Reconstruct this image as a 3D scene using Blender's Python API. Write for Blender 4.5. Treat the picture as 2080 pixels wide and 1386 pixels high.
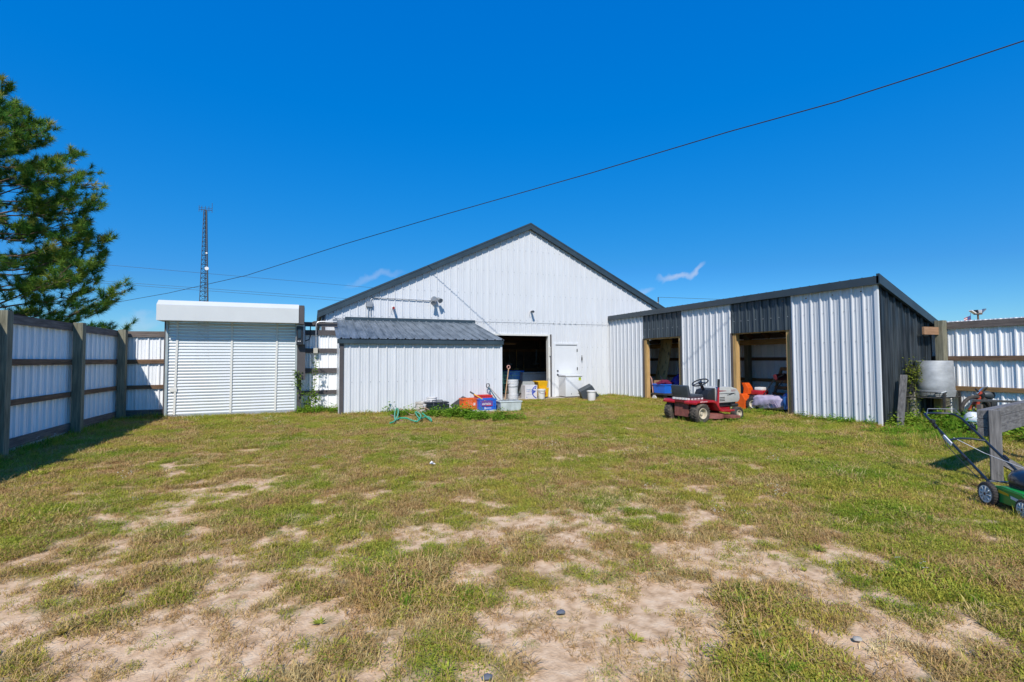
import bpy, bmesh, math, random
import numpy as np
from mathutils import Vector, Matrix
random.seed(7); rng = np.random.default_rng(7)
for o in list(bpy.data.objects): bpy.data.objects.remove(o)
scene = bpy.context.scene
COL = scene.collection
R = math.radians

# ------------------------------------------------------------------ camera, sky, sun, exposure
F_PX, YAW, PITCH, ROLL = 984.03, 0.38974, 0.038478, -0.005136
CAM = np.array([0.0, 0.0, 1.4])
_f = np.array([math.sin(YAW)*math.cos(PITCH), math.cos(YAW)*math.cos(PITCH), math.sin(PITCH)])
_r0 = np.array([math.cos(YAW), -math.sin(YAW), 0.0]); _u0 = np.cross(_r0, _f)
_r = _r0*math.cos(ROLL)+_u0*math.sin(ROLL); _u = -_r0*math.sin(ROLL)+_u0*math.cos(ROLL)
def ray(x, y): return _r*(x-1040)/F_PX - _u*(y-693)/F_PX + _f
def PY(x, y, Y): d = ray(x, y); return CAM + d*(Y/d[1])
def PX(x, y, X): d = ray(x, y); return CAM + d*(X/d[0])
def PZ(x, y, Z=0.0): d = ray(x, y); return CAM + d*((Z-CAM[2])/d[2])
def PW(x, y, w): return CAM + ray(x, y)*w
cd = bpy.data.cameras.new('camera'); cam = bpy.data.objects.new('camera', cd); COL.objects.link(cam)
cam.matrix_world = Matrix(((_r[0], _u[0], -_f[0], CAM[0]), (_r[1], _u[1], -_f[1], CAM[1]), (_r[2], _u[2], -_f[2], CAM[2]), (0, 0, 0, 1)))
cd.sensor_width = 36; cd.lens = F_PX/2080*36; cd.clip_start = 0.05; cd.clip_end = 3000
scene.camera = cam

SUN = Vector((-0.46, -0.9, 1.0)).normalized()          # towards the sun
W = bpy.data.worlds.new('World'); scene.world = W; W.use_nodes = True
nt = W.node_tree; N = nt.nodes; N.clear()
sky = N.new('ShaderNodeTexSky'); sky.sky_type = 'NISHITA'; sky.sun_disc = False
sky.sun_elevation = math.asin(SUN.z); sky.sun_rotation = math.atan2(SUN.x, SUN.y)
sky.air_density = 1.0; sky.dust_density = 0.3; sky.ozone_density = 3.0; sky.altitude = 300
hsv = N.new('ShaderNodeHueSaturation'); hsv.inputs['Saturation'].default_value = 1.45; hsv.inputs['Hue'].default_value = 0.487   # photograph's saturated azure
nt.links.new(sky.outputs[0], hsv.inputs['Color'])
bg = N.new('ShaderNodeBackground'); bg.inputs['Strength'].default_value = 0.093
out = N.new('ShaderNodeOutputWorld')
# thin cirrus wisps, each a stretched streak broken up by noise
tc = N.new('ShaderNodeTexCoord')
ns = N.new('ShaderNodeTexNoise'); ns.inputs['Scale'].default_value = 26; ns.inputs['Detail'].default_value = 4
nt.links.new(tc.outputs['Generated'], ns.inputs['Vector'])
def mth(op, a, b=None, clamp=False):
    n = N.new('ShaderNodeMath'); n.operation = op; n.use_clamp = clamp
    for i, v in enumerate((a, b)):
        if v is None: continue
        if isinstance(v, (int, float)): n.inputs[i].default_value = v
        else: nt.links.new(v, n.inputs[i])
    return n.outputs[0]
def dotn(v):
    n = N.new('ShaderNodeVectorMath'); n.operation = 'DOT_PRODUCT'; n.inputs[1].default_value = tuple(v)
    nt.links.new(tc.outputs['Generated'], n.inputs[0]); return n.outputs['Value']
cl = None
for (x0, y0, x1, y1, wid, amp) in ((1335, 570, 1420, 552, 9, .5), (1400, 556, 1436, 540, 9, .38), (1285, 598, 1330, 586, 7, .25), (700, 580, 820, 548, 9, .22), (235, 655, 330, 640, 16, .22)):
    a = Vector(ray(x0, y0)).normalized(); b = Vector(ray(x1, y1)).normalized()
    c = (a+b)/2; t = (b-a); half = t.length/2; t.normalize(); n_ = c.cross(t).normalized()
    ta = mth('DIVIDE', mth('SUBTRACT', dotn(t), c.dot(t)), half*1.15)
    nb = mth('ADD', mth('DIVIDE', mth('SUBTRACT', dotn(n_), c.dot(n_)), wid/F_PX), mth('MULTIPLY', mth('SUBTRACT', ns.outputs['Fac'], .5), 5.0))
    d2 = mth('ADD', mth('MULTIPLY', ta, ta), mth('MULTIPLY', nb, nb))
    m = mth('MULTIPLY', mth('POWER', mth('SUBTRACT', 1.0, d2, True), 1.3), amp)
    cl = m if cl is None else mth('ADD', cl, m)
mx = N.new('ShaderNodeMix'); mx.data_type = 'RGBA'; mx.inputs['B'].default_value = (6.5, 7.0, 8.4, 1)
sp = N.new('ShaderNodeSeparateColor'); cb = N.new('ShaderNodeCombineColor'); nt.links.new(hsv.outputs[0], sp.inputs[0])   # even grade of the whole sky
for i, (k_, p_, l_) in enumerate(((.42, 1.15, .42), (.50, .52, .70), (.86, .256, 1.0))):
    v0 = mth('MULTIPLY', sp.outputs[i], .119)
    nt.links.new(mth('MULTIPLY', mth('MAXIMUM', mth('MULTIPLY', mth('POWER', v0, p_), k_), mth('MULTIPLY', v0, l_)), 10.0), cb.inputs[i])
nt.links.new(cl, mx.inputs['Factor']); nt.links.new(cb.outputs[0], mx.inputs['A'])
nt.links.new(mx.outputs['Result'], bg.inputs['Color']); nt.links.new(bg.outputs[0], out.inputs[0])
sd = bpy.data.lights.new('sun', 'SUN'); sd.energy = 4.3; sd.angle = R(0.53); sd.color = (1.0, 0.955, 0.88)
so = bpy.data.objects.new('sun', sd); COL.objects.link(so); so.location = (-6, -13, 14); so.rotation_euler = SUN.to_track_quat('Z', 'Y').to_euler()
vs = scene.view_settings; vs.view_transform = 'Standard'; vs.look = 'None'; vs.gamma = 1; vs.exposure = 0.12; vs.use_curve_mapping = False

# ------------------------------------------------------------------ materials
MAT = {}
def M(name, col, rough=.6, metal=0.0, var=.12, scale=6.0, stretch=(1, 1, 1), bump=0.0, col2=None, detail=4, contrast=(.3, .7), spec=.5, trans=0.0, coat=0.0):
    if name in MAT: return MAT[name]
    m = bpy.data.materials.new(name); m.use_nodes = True; t = m.node_tree; n = t.nodes; b = n['Principled BSDF']
    b.inputs['Roughness'].default_value = rough; b.inputs['Metallic'].default_value = metal; b.inputs['Specular IOR Level'].default_value = spec
    if trans: b.inputs['Transmission Weight'].default_value = trans
    if coat: b.inputs['Coat Weight'].default_value = coat
    c1 = tuple(c*(1-var) for c in col); c2 = col2 or tuple(min(1, c*(1+var)) for c in col)
    tcn = n.new('ShaderNodeTexCoord'); mp = n.new('ShaderNodeMapping'); mp.inputs['Scale'].default_value = stretch
    no = n.new('ShaderNodeTexNoise'); no.inputs['Scale'].default_value = scale; no.inputs['Detail'].default_value = detail; no.inputs['Roughness'].default_value = .62
    rp = n.new('ShaderNodeValToRGB'); rp.color_ramp.elements[0].position = contrast[0]; rp.color_ramp.elements[1].position = contrast[1]
    rp.color_ramp.elements[0].color = (*c1, 1); rp.color_ramp.elements[1].color = (*c2, 1)
    t.links.new(tcn.outputs['Object'], mp.inputs['Vector']); t.links.new(mp.outputs[0], no.inputs['Vector']); t.links.new(no.outputs['Fac'], rp.inputs['Fac'])
    t.links.new(rp.outputs[0], b.inputs['Base Color'])
    if bump:
        bp = n.new('ShaderNodeBump'); bp.inputs['Strength'].default_value = bump; bp.inputs['Distance'].default_value = .01
        t.links.new(no.outputs['Fac'], bp.inputs['Height']); t.links.new(bp.outputs[0], b.inputs['Normal'])
    MAT[name] = m; return m
def wood(name, col, axis, col2=None, var=.35, bump=.25, rough=.85):
    s = [9, 9, 9]; s['xyz'.index(axis)] = .7
    return M(name+'_'+axis, col, rough, 0, var, 4.5, tuple(s), bump, col2, 6, (.25, .75), spec=.2)
white_steel = M('white_steel', (.655, .665, .68), .38, 0, .05, 3.0, (2.2, 2.2, .35), 0, detail=6, spec=.45)
barn_steel = M('barn_steel', (.65, .66, .675), .36, 0, .05, 2.4, (2.2, 2.2, .3), 0, detail=6, spec=.45)
fence_steel = M('fence_steel', (.85, .86, .87), .42, 0, .07, 2.4, (2.2, 2.2, .3), 0, detail=6, spec=.4)
dark_trim = M('dark_trim', (.035, .055, .07), .38, 0, .2, 3, (1, 1, 1))
roof_steel = M('roof_steel', (.09, .12, .145), .42, 0, .3, 2.6, (3, .6, 1), 0, (.20, .235, .265), 7, (.35, .7))
black_steel = M('black_steel', (.018, .024, .030), .36, 0, .3, 3.4, (5, 5, .22), 0, (.085, .10, .11), 8, (.45, .8))
header_steel = M('header_steel', (.035, .05, .065), .36, 0, .3, 3.0, (5, 5, .25), 0, (.11, .135, .15), 6, (.4, .85))
white_paint = M('white_paint', (.70, .71, .72), .35, 0, .03, 3)
cream_white = M('cream_white', (.72, .70, .64), .45, 0, .05, 5)
brown_paint = M('brown_paint', (.075, .066, .066), .6, 0, .15, 6)
conc = M('concrete', (.40, .36, .30), .9, 0, .2, 9, bump=.2)
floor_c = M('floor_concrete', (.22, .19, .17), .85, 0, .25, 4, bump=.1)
int_dark = M('interior_board', (.10, .07, .055), .85, 0, .3, 5)
black_pl = M('black_plastic', (.018, .02, .024), .42, 0, .3, 12)
charcoal = M('charcoal_plastic', (.045, .055, .065), .48, 0, .2, 9)
rubber = M('rubber', (.035, .032, .032), .8, 0, .35, 18, bump=.2, col2=(.075, .062, .052))
dusty_rubber = M('dusty_rubber', (.05, .043, .038), .85, 0, .3, 9, bump=.15, col2=(.17, .135, .10), contrast=(.4, .75))
red_paint = M('red_paint', (.42, .012, .022), .32, 0, .2, 8, coat=.3)
rust_red = M('rust_red', (.22, .07, .055), .7, 0, .35, 14, bump=.15)
grey_paint = M('grey_hood', (.46, .46, .43), .38, 0, .08, 6, coat=.2)
cream_rim = M('cream_rim', (.55, .48, .36), .5, 0, .15, 14)
white_rim = M('white_rim', (.68, .68, .66), .4, 0, .1, 14)
green_paint = M('green_paint', (.012, .26, .05), .3, 0, .15, 8, coat=.3)
orange_pl = M('orange_plastic', (.72, .13, .02), .45, 0, .15, 20)
red_pl = M('red_plastic', (.62, .035, .03), .45, 0, .12, 15)
blue_pl = M('blue_plastic', (.02, .13, .55), .4, 0, .12, 10)
tote_blue = M('tote_blue', (.02, .16, .72), .38, 0, .1, 8)
bucket_w = M('bucket_white', (.74, .72, .70), .42, 0, .06, 8)
yellow_pl = M('yellow_plastic', (.75, .42, .01), .42, 0, .1, 10)
galv = M('galvanised', (.36, .37, .38), .48, .55, .15, 5, (1, 1, 2.5), 0, None, 6)
pot_grey = M('dull_aluminium', (.33, .34, .345), .6, .25, .22, 3.2, (1, 1, 1.6), 0, (.47, .48, .485), 6)
steel_g = M('grey_steel', (.30, .31, .32), .4, .6, .15, 8)
dark_metal = M('dark_metal', (.05, .052, .055), .5, .5, .25, 10)
chrome = M('chrome', (.62, .63, .65), .18, .95, .05, 8)
rack_wire = M('rack_wire', (.07, .065, .062), .55, .4, .3, 20)
tan_wood = M('new_lumber', (.50, .30, .11), .75, 0, .25, 4, (9, 9, .7), .15, (.62, .40, .17), 6, spec=.25)
tan_wood_y = M('new_lumber_y', (.46, .27, .10), .75, 0, .25, 4, (9, .7, 9), .15, (.58, .36, .15), 6, spec=.25)
tan_wood_x = M('new_lumber_x', (.46, .27, .10), .75, 0, .25, 4, (.7, 9, 9), .15, (.58, .36, .15), 6, spec=.25)
post_wood = M('treated_post', (.17, .165, .115), .85, 0, .35, 4, (9, 9, .7), .25, (.30, .28, .20), 6, spec=.2)
GW = {a: wood('grey_wood', (.115, .09, .08), a, (.24, .20, .175)) for a in 'xyz'}
BW = {a: wood('brown_wood', (.12, .07, .045), a, (.25, .155, .095)) for a in 'xyz'}
SW = {a: wood('silver_wood', (.10, .095, .095), a, (.27, .255, .245)) for a in 'xyz'}
pallet_w = {a: wood('pallet_wood', (.28, .14, .06), a, (.42, .23, .10), .25) for a in 'xyz'}
cardboard = M('cardboard', (.38, .22, .11), .85, 0, .12, 6)
pipe_grey = M('conduit', (.52, .53, .54), .4, .6, .1, 8)
tarp_blue = M('tarp_blue', (.02, .10, .34), .38, 0, .3, 5, bump=.2)
tarp_bag = M('tarp_bag_blue', (.012, .02, .30), .35, 0, .3, 6, bump=.2)
tarp_grey = M('tarp_lilac', (.44, .38, .50), .6, 0, .1, 6, bump=.15)
shoe_pink = M('faded_pink', (.62, .33, .28), .55, 0, .12, 12)
leafm = {}

# ------------------------------------------------------------------ mesh helpers
ORG = {}
class MB:
    def __init__(s): s.v = []; s.f = []
    def quad(s, *p):
        b = len(s.v); s.v += [tuple(q) for q in p]; s.f.append(tuple(range(b, b+len(p)))); return s
    def box(s, c, d, rot=None, taper=1.0):
        b = len(s.v); c = Vector(c); hx, hy, hz = d[0]/2, d[1]/2, d[2]/2
        for z, k in ((-hz, 1), (hz, taper)):
            for x, y in ((-hx, -hy), (hx, -hy), (hx, hy), (-hx, hy)):
                p = Vector((x*k, y*k, z)); p = (rot @ p if rot is not None else p)+c; s.v.append(tuple(p))
        for q in ((0, 3, 2, 1), (4, 5, 6, 7), (0, 1, 5, 4), (1, 2, 6, 5), (2, 3, 7, 6), (3, 0, 4, 7)): s.f.append(tuple(b+i for i in q))
        return s
    def bx(s, x0, x1, y0, y1, z0, z1): return s.box(((x0+x1)/2, (y0+y1)/2, (z0+z1)/2), (abs(x1-x0), abs(y1-y0), abs(z1-z0)))
    def beam(s, p0, p1, w, h, up=(0, 0, 1)):
        p0, p1 = Vector(p0), Vector(p1); d = (p1-p0); L = d.length; d.normalize(); u = Vector(up)
        if abs(d.dot(u)) > .98: u = Vector((1, 0, 0))
        a = d.cross(u).normalized(); u = a.cross(d).normalized()
        return s.box((p0+p1)/2, (L, w, h), Matrix((d, a, u)).transposed())
    def tube(s, pts, r, seg=8, closed=False, cap=True, rs=None):
        pts = [Vector(p) for p in pts]; n = len(pts); b = len(s.v); prev = None
        for i, p in enumerate(pts):
            t = (pts[(i+1) % n]-pts[i-1]) if closed else (pts[min(i+1, n-1)]-pts[max(i-1, 0)])
            t.normalize()
            if prev is None:
                a = t.cross(Vector((0, 0, 1)) if abs(t.z) < .9 else Vector((1, 0, 0))).normalized()
            else: a = (prev-t*prev.dot(t)).normalized()
            prev = a; c = t.cross(a); rr = rs[i] if rs else r
            for k in range(seg):
                an = 2*math.pi*k/seg; s.v.append(tuple(p+a*math.cos(an)*rr+c*math.sin(an)*rr))
        for i in range(n if closed else n-1):
            for k in range(seg):
                j = (i+1) % n; s.f.append((b+i*seg+k, b+i*seg+(k+1) % seg, b+j*seg+(k+1) % seg, b+j*seg+k))
        if cap and not closed:
            s.f.append(tuple(b+k for k in reversed(range(seg)))); s.f.append(tuple(b+(n-1)*seg+k for k in range(seg)))
        return s
    def lathe(s, prof, c=(0, 0, 0), axis='z', seg=20, close=False):   # prof: (radius, height)
        b = len(s.v); c = Vector(c); n = len(prof)
        for r_, h in prof:
            for k in range(seg):
                a = 2*math.pi*k/seg; x, y = r_*math.cos(a), r_*math.sin(a)
                p = {'z': (x, y, h), 'y': (x, h, y), 'x': (h, x, y)}[axis]; s.v.append(tuple(Vector(p)+c))
        for i in range(n if close else n-1):
            for k in range(seg):
                j = (i+1) % n; q = (b+i*seg+k, b+i*seg+(k+1) % seg, b+j*seg+(k+1) % seg, b+j*seg+k)
                s.f.append(q if axis != 'y' else q[::-1])
        return s
    def disc(s, c, r_, axis='z', seg=20, n=1):
        b = len(s.v); c = Vector(c)
        for k in range(seg):
            a = 2*math.pi*k/seg; x, y = r_*math.cos(a), r_*math.sin(a)
            s.v.append(tuple(Vector({'z': (x, y, 0), 'y': (x, 0, y), 'x': (0, x, y)}[axis])+c))
        s.f.append(tuple(b+k for k in range(seg))); return s
    def prism(s, poly, axis, a0, a1):          # poly in the two other axes, extruded
        b = len(s.v); n = len(poly)
        for a in (a0, a1):
            for p, q in poly: s.v.append({'y': (p, a, q), 'x': (a, p, q), 'z': (p, q, a)}[axis])
        s.f.append(tuple(range(b, b+n))); s.f.append(tuple(reversed(range(b+n, b+2*n))))
        for i in range(n): j = (i+1) % n; s.f.append((b+i, b+n+i, b+n+j, b+j))
        return s
    def sheet(s, O, U, V, Nn, prof, t0, t1):
        O, U, V, Nn = map(Vector, (O, U, V, Nn)); b = len(s.v)
        for q, h in prof:
            z0 = t0(q) if callable(t0) else t0; z1 = t1(q) if callable(t1) else t1
            s.v.append(tuple(O+U*q+V*z0+Nn*h)); s.v.append(tuple(O+U*q+V*z1+Nn*h))
        for i in range(len(prof)-1): s.f.append((b+2*i, b+2*i+2, b+2*i+3, b+2*i+1))
        return s
    def xf(s, mat): s.v = [tuple(mat @ Vector(p)) for p in s.v]; return s
    def build(s, name, mat, parent=None, smooth=False, bevel=0, kind=None, local=False, loc=None):
        off = Vector((0, 0, 0))
        if parent is not None and not local: off = ORG[parent.name]
        me = bpy.data.meshes.new(name); vv = s.v if off.length == 0 else [(p[0]-off[0], p[1]-off[1], p[2]-off[2]) for p in s.v]
        me.from_pydata(vv, [], s.f); me.update()
        bm = bmesh.new(); bm.from_mesh(me); bmesh.ops.recalc_face_normals(bm, faces=bm.faces)
        if bevel:
            bmesh.ops.remove_doubles(bm, verts=bm.verts, dist=1e-5)
            bmesh.ops.bevel(bm, geom=[e for e in bm.edges if len(e.link_faces) == 2 and e.calc_face_angle() > .5], offset=bevel, segments=2, affect='EDGES', profile=.6)
        bm.to_mesh(me); bm.free()
        if smooth:
            for p in me.polygons: p.use_smooth = True
            me.set_sharp_from_angle(angle=R(40))
        me.materials.append(mat); o = bpy.data.objects.new(name, me); COL.objects.link(o)
        if parent is not None: o.parent = parent; ORG[o.name] = off if not local else Vector((0, 0, 0))
        else: ORG[o.name] = Vector((0, 0, 0))
        if kind: o['kind'] = kind
        return o
def tag(o, label, cat, group=None, kind=None):
    o['label'] = label
    if cat: o['category'] = cat
    if group: o['group'] = group
    if kind: o['kind'] = kind
    return o
def thing(name, label, cat, loc=(0, 0, 0), rotz=0, group=None):
    o = bpy.data.objects.new(name, None); COL.objects.link(o); o.empty_display_size = .2
    o.location = tuple(loc); o.rotation_euler = (0, 0, rotz); ORG[o.name] = Vector(tuple(loc))
    return tag(o, label, cat, group)
def one(mb, name, mat, label, cat, base, group=None, smooth=False, bevel=0, kind=None):  # a thing that is one mesh, origin at its base
    o = mb.build(name, mat, None, smooth, bevel)
    b = Vector(tuple(base)); o.data.transform(Matrix.Translation(-b)); o.location = b; ORG[o.name] = b
    return tag(o, label, cat, group, kind)
def share(src, parent, loc, rot=None):
    c = src.copy(); COL.objects.link(c); c.parent = parent; c.location = tuple(loc)
    if rot: c.rotation_euler = rot
    return c
RIB = .2286
def profile(w, major=.03, minor=.008, shift=.1143):
    p = [(0.0, 0.0)]; k = -1
    while True:
        c = shift+k*RIB
        if c-.04 > w: break
        for cc, hb, ht, h in ((c, .027, .012, major), (c+.076, .015, .008, minor), (c+.152, .015, .008, minor)):
            for q, hh in ((cc-hb, 0), (cc-ht, h), (cc+ht, h), (cc+hb, 0)):
                if .002 < q < w-.002: p.append((q, hh))
        k += 1
    p.append((w, 0.0)); p.sort(); return p
def panels(parent, name, mat, O, U, V, Nn, width, t0, t1, pw=.9144, **kw):
    s = 0.0; res = []
    while s < width-1e-3:
        w = min(pw, width-s); mb = MB(); O2 = Vector(O)+Vector(U)*s
        f0 = (lambda q, s=s: t0(q+s)) if callable(t0) else t0; f1 = (lambda q, s=s: t1(q+s)) if callable(t1) else t1
        mb.sheet(O2, U, V, Nn, profile(w, **kw), f0, f1); res.append(mb.build(name, mat, parent)); s += w
    return res
def glyphs(O, U, V, n, w, h, seed=0, d=None):         # a row of small letter-like strokes
    rr = random.Random(seed); mb = MB(); O, U, V = Vector(O), Vector(U), Vector(V); st = w*.2
    def bar(x0, y0, x1, y1): mb.quad(O+U*x0+V*y0, O+U*x1+V*y0, O+U*x1+V*y1, O+U*x0+V*y1)
    for i in range(n):
        x = i*w*1.25
        bar(x, 0, x+st, h)
        if rr.random() < .6: bar(x+w-st, 0, x+w, h)
        for yy in (0, h*.42, h*.82):
            if rr.random() < .6: bar(x+st*1.01, yy, x+w-st*1.01, yy+h*.18)
    return mb

# ------------------------------------------------------------------ ground
def vnoise(x, y, sc, seed, octs=4):
    g = np.random.default_rng(seed); tot = np.zeros_like(x); amp = 1; na = 0
    for o in range(octs):
        T = g.random((256, 256)); fx, fy = x*sc, y*sc; ix, iy = np.floor(fx).astype(int), np.floor(fy).astype(int); tx, ty = fx-ix, fy-iy
        tx = tx*tx*(3-2*tx); ty = ty*ty*(3-2*ty); a = T[ix % 256, iy % 256]; b = T[(ix+1) % 256, iy % 256]; c = T[ix % 256, (iy+1) % 256]; d = T[(ix+1) % 256, (iy+1) % 256]
        tot += amp*((a*(1-tx)+b*tx)*(1-ty)+(c*(1-tx)+d*tx)*ty); na += amp; amp *= .55; sc *= 2.1
    return tot/na
BARE = [(1180, 1340, .55, .9), (1290, 1290, .45, .8), (1120, 1240, .35, .6), (640, 1260, .5, .7), (480, 1290, .4, .7), (230, 1330, .3, .4), (560, 1180, .4, .5), (120, 1160, .5, .6), (60, 1230, .3, .5), (340, 1055, .6, .6), (440, 985, .8, .5),
        (270, 950, .7, .5), (330, 930, .8, .6), (360, 1020, .5, .5), (540, 910, .6, .4), (560, 950, .7, .5), (590, 985, .5, .45), (770, 1170, .4, .5), (820, 1160, .35, .6), (900, 1120, .5, .6), (1010, 1080, .5, .6), (960, 1040, .6, .5), (1180, 1050, .5, .5),
        (1260, 1000, .4, .5), (1270, 960, .4, .6), (1180, 1090, .4, .5), (1340, 1120, .5, .6), (1410, 1075, .5, .7), (1340, 1040, .4, .5), (1500, 1130, .5, .6), (1560, 1150, .5, .5), (1650, 1100, .6, .5), (1730, 1130, .4, .4), (1480, 1180, .4, .5), (1760, 1250, .4, .5), (1720, 1310, .4, .4),
        (1480, 1240, .4, .4), (1950, 1200, .4, .4), (870, 1260, .3, .5), (740, 990, .4, .5), (790, 1000, .3, .4), (120, 1120, .4, .4), (700, 1380, .4, .5), (380, 1370, .25, .5), (960, 1180, .4, .5), (1930, 1340, .4, .5), (1840, 1220, .4, .4), (550, 862, .4, .7), (390, 868, .5, .6), (1130, 1160, .4, .4), (1560, 1010, .4, .25)]
LUSH = [(1355, 958, .4), (1640, 948, .3), (1720, 975, .6), (1700, 985, .5), (1790, 1035, .4), (1110, 905, .4), (1160, 910, .4), (1290, 930, .3), (1340, 905, .3), (820, 1190, .3), (770, 1160, .25), (60, 1065, .3), (1520, 1225, .2), (1560, 1330, .3), (1900, 1180, .4), (470, 865, .5), (1060, 925, .3), (1450, 900, .6), (1700, 890, 1.0), (1850, 900, .8)]
BP = [(*PZ(x, y)[:2], r_, a) for x, y, r_, a in BARE]; LP = [(*PZ(x, y)[:2], r_) for x, y, r_ in LUSH]
def cover(x, y):
    """0 = bare sand, 1 = full turf"""
    n = vnoise(x*.7+20, y*1.0+40, .7, 11, 3); nm = vnoise(x*.75+3, y+4, 2.3, 13, 3); n2 = vnoise(x+7, y+9, 6.5, 12, 3)
    v = .80+(n-.5)*.7+(nm-.5)*1.25+(n2-.5)*2.7
    d = np.hypot(x, y)
    v -= .10*np.clip(1-(d-3.0)/6.0, 0, 1)
    v += .45*np.clip((x-5.5)/2.5, 0, 1)*np.clip((y-1.5)/3, 0, 1)+.8*np.clip((-2.4-x)/1.2, 0, 1)+.35*np.clip((y-8.5)/2.5, 0, 1)+.25*np.clip((y-10)/2, 0, 1)
    for bx_, by_, r_, a in BP:
        e = ((x-bx_)/(r_*1.15))**2+((y-by_)/(r_*.75))**2; v -= a*.62*np.exp(-e)*(.4+1.2*n2)
    for bx_, by_, r_ in LP: v += .7*np.exp(-(((x-bx_)/r_)**2+((y-by_)/r_)**2))
    return np.clip(v, 0, 1)
def gheight(x, y): return .035*(vnoise(x+3, y+5, .45, 21, 3)-.5)+.020*(vnoise(x+3, y+5, 3.0, 22, 3)-.5)
def gz(x, y): return float(gheight(np.array([x], float), np.array([y], float))[0])
X0, X1, Y0, Y1, ST = -4.6, 13.0, -1.2, 16.4, .07
gx, gy = np.arange(X0, X1, ST), np.arange(Y0, Y1, ST); GX, GY = np.meshgrid(gx, gy, indexing='ij'); cv = cover(GX.ravel(), GY.ravel())
hz = gheight(GX.ravel(), GY.ravel())+.012*(cv-.5)
nx, ny = len(gx), len(gy)
verts = np.stack([GX.ravel(), GY.ravel(), hz], 1)
ii, jj = np.meshgrid(np.arange(nx-1), np.arange(ny-1), indexing='ij'); a = (ii*ny+jj).ravel(); fc = np.stack([a, a+ny, a+ny+1, a+1], 1)
# apron out to the horizon, same sheet
ring = [(X0, Y0), (gx[-1], Y0), (gx[-1], gy[-1]), (X0, gy[-1])]
base = len(verts); S = 900
extra = np.array([(-S, -S, -.05), (S, -S, -.05), (S, S, -.05), (-S, S, -.05)])
verts = np.vstack([verts, extra]); cv = np.concatenate([cv, np.ones(4)*.8])
ed = [[i*ny for i in range(nx)], [(nx-1)*ny+j for j in range(ny)], [i*ny+ny-1 for i in range(nx-1, -1, -1)], [j for j in range(ny-1, -1, -1)]]
faces = [tuple(q) for q in fc.tolist()]
for k, e in enumerate(ed):
    A, B = base+k, base+(k+1) % 4; m = len(e)//2
    for i in range(len(e)-1): faces.append((e[i+1], e[i], A if i < m else B))
    faces.append((e[m], A, B))
gm = bpy.data.meshes.new('ground'); gm.from_pydata(verts.tolist(), [], faces); gm.update()
at = gm.attributes.new('cover', 'FLOAT', 'POINT'); at.data.foreach_set('value', cv.astype(np.float32))
for p in gm.polygons: p.use_smooth = True
ground = bpy.data.objects.new('ground', gm); COL.objects.link(ground); ground['kind'] = 'structure'; ground['label'] = 'patchy dry yard ground with bare sand showing through'
gmat = bpy.data.materials.new('sandy_soil'); gmat.use_nodes = True; t = gmat.node_tree; n = t.nodes; b = n['Principled BSDF']; b.inputs['Roughness'].default_value = .95; b.inputs['Specular IOR Level'].default_value = .1
tcn = n.new('ShaderNodeTexCoord')
def nz(sc, det=5):
    q = n.new('ShaderNodeTexNoise'); q.inputs['Scale'].default_value = sc; q.inputs['Detail'].default_value = det; t.links.new(tcn.outputs['Object'], q.inputs['Vector']); return q
def ramp(src, e):
    q = n.new('ShaderNodeValToRGB'); cr = q.color_ramp
    while len(cr.elements) < len(e): cr.elements.new(.5)
    for i, (p_, c_) in enumerate(e): cr.elements[i].position = p_; cr.elements[i].color = (*c_, 1)
    t.links.new(src, q.inputs['Fac']); return q
sand = ramp(nz(13, 8).outputs['Fac'], [(.28, (.38, .235, .125)), (.46, (.60, .40, .235)), (.58, (.69, .48, .295)), (.72, (.74, .55, .36))])
thatch = ramp(nz(34).outputs['Fac'], [(.3, (.13, .10, .035)), (.5, (.24, .19, .075)), (.7, (.42, .33, .17))])
attr = n.new('ShaderNodeAttribute'); attr.attribute_name = 'cover'
nf = nz(60, 3); add = n.new('ShaderNodeMath'); add.operation = 'MULTIPLY_ADD'; add.inputs[1].default_value = .5; t.links.new(nf.outputs['Fac'], add.inputs[0]); t.links.new(attr.outputs['Fac'], add.inputs[2])
fr = ramp(add.outputs[0], [(.42, (0, 0, 0)), (.78, (1, 1, 1))])
mxn = n.new('ShaderNodeMix'); mxn.data_type = 'RGBA'; t.links.new(fr.outputs[0], mxn.inputs['Factor']); t.links.new(sand.outputs[0], mxn.inputs['A']); t.links.new(thatch.outputs[0], mxn.inputs['B']); t.links.new(mxn.outputs['Result'], b.inputs['Base Color'])
bp = n.new('ShaderNodeBump'); bp.inputs['Strength'].default_value = .5; bp.inputs['Distance'].default_value = .015; t.links.new(nz(70, 8).outputs['Fac'], bp.inputs['Height']); t.links.new(bp.outputs[0], b.inputs['Normal'])
gm.materials.append(gmat)

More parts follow.
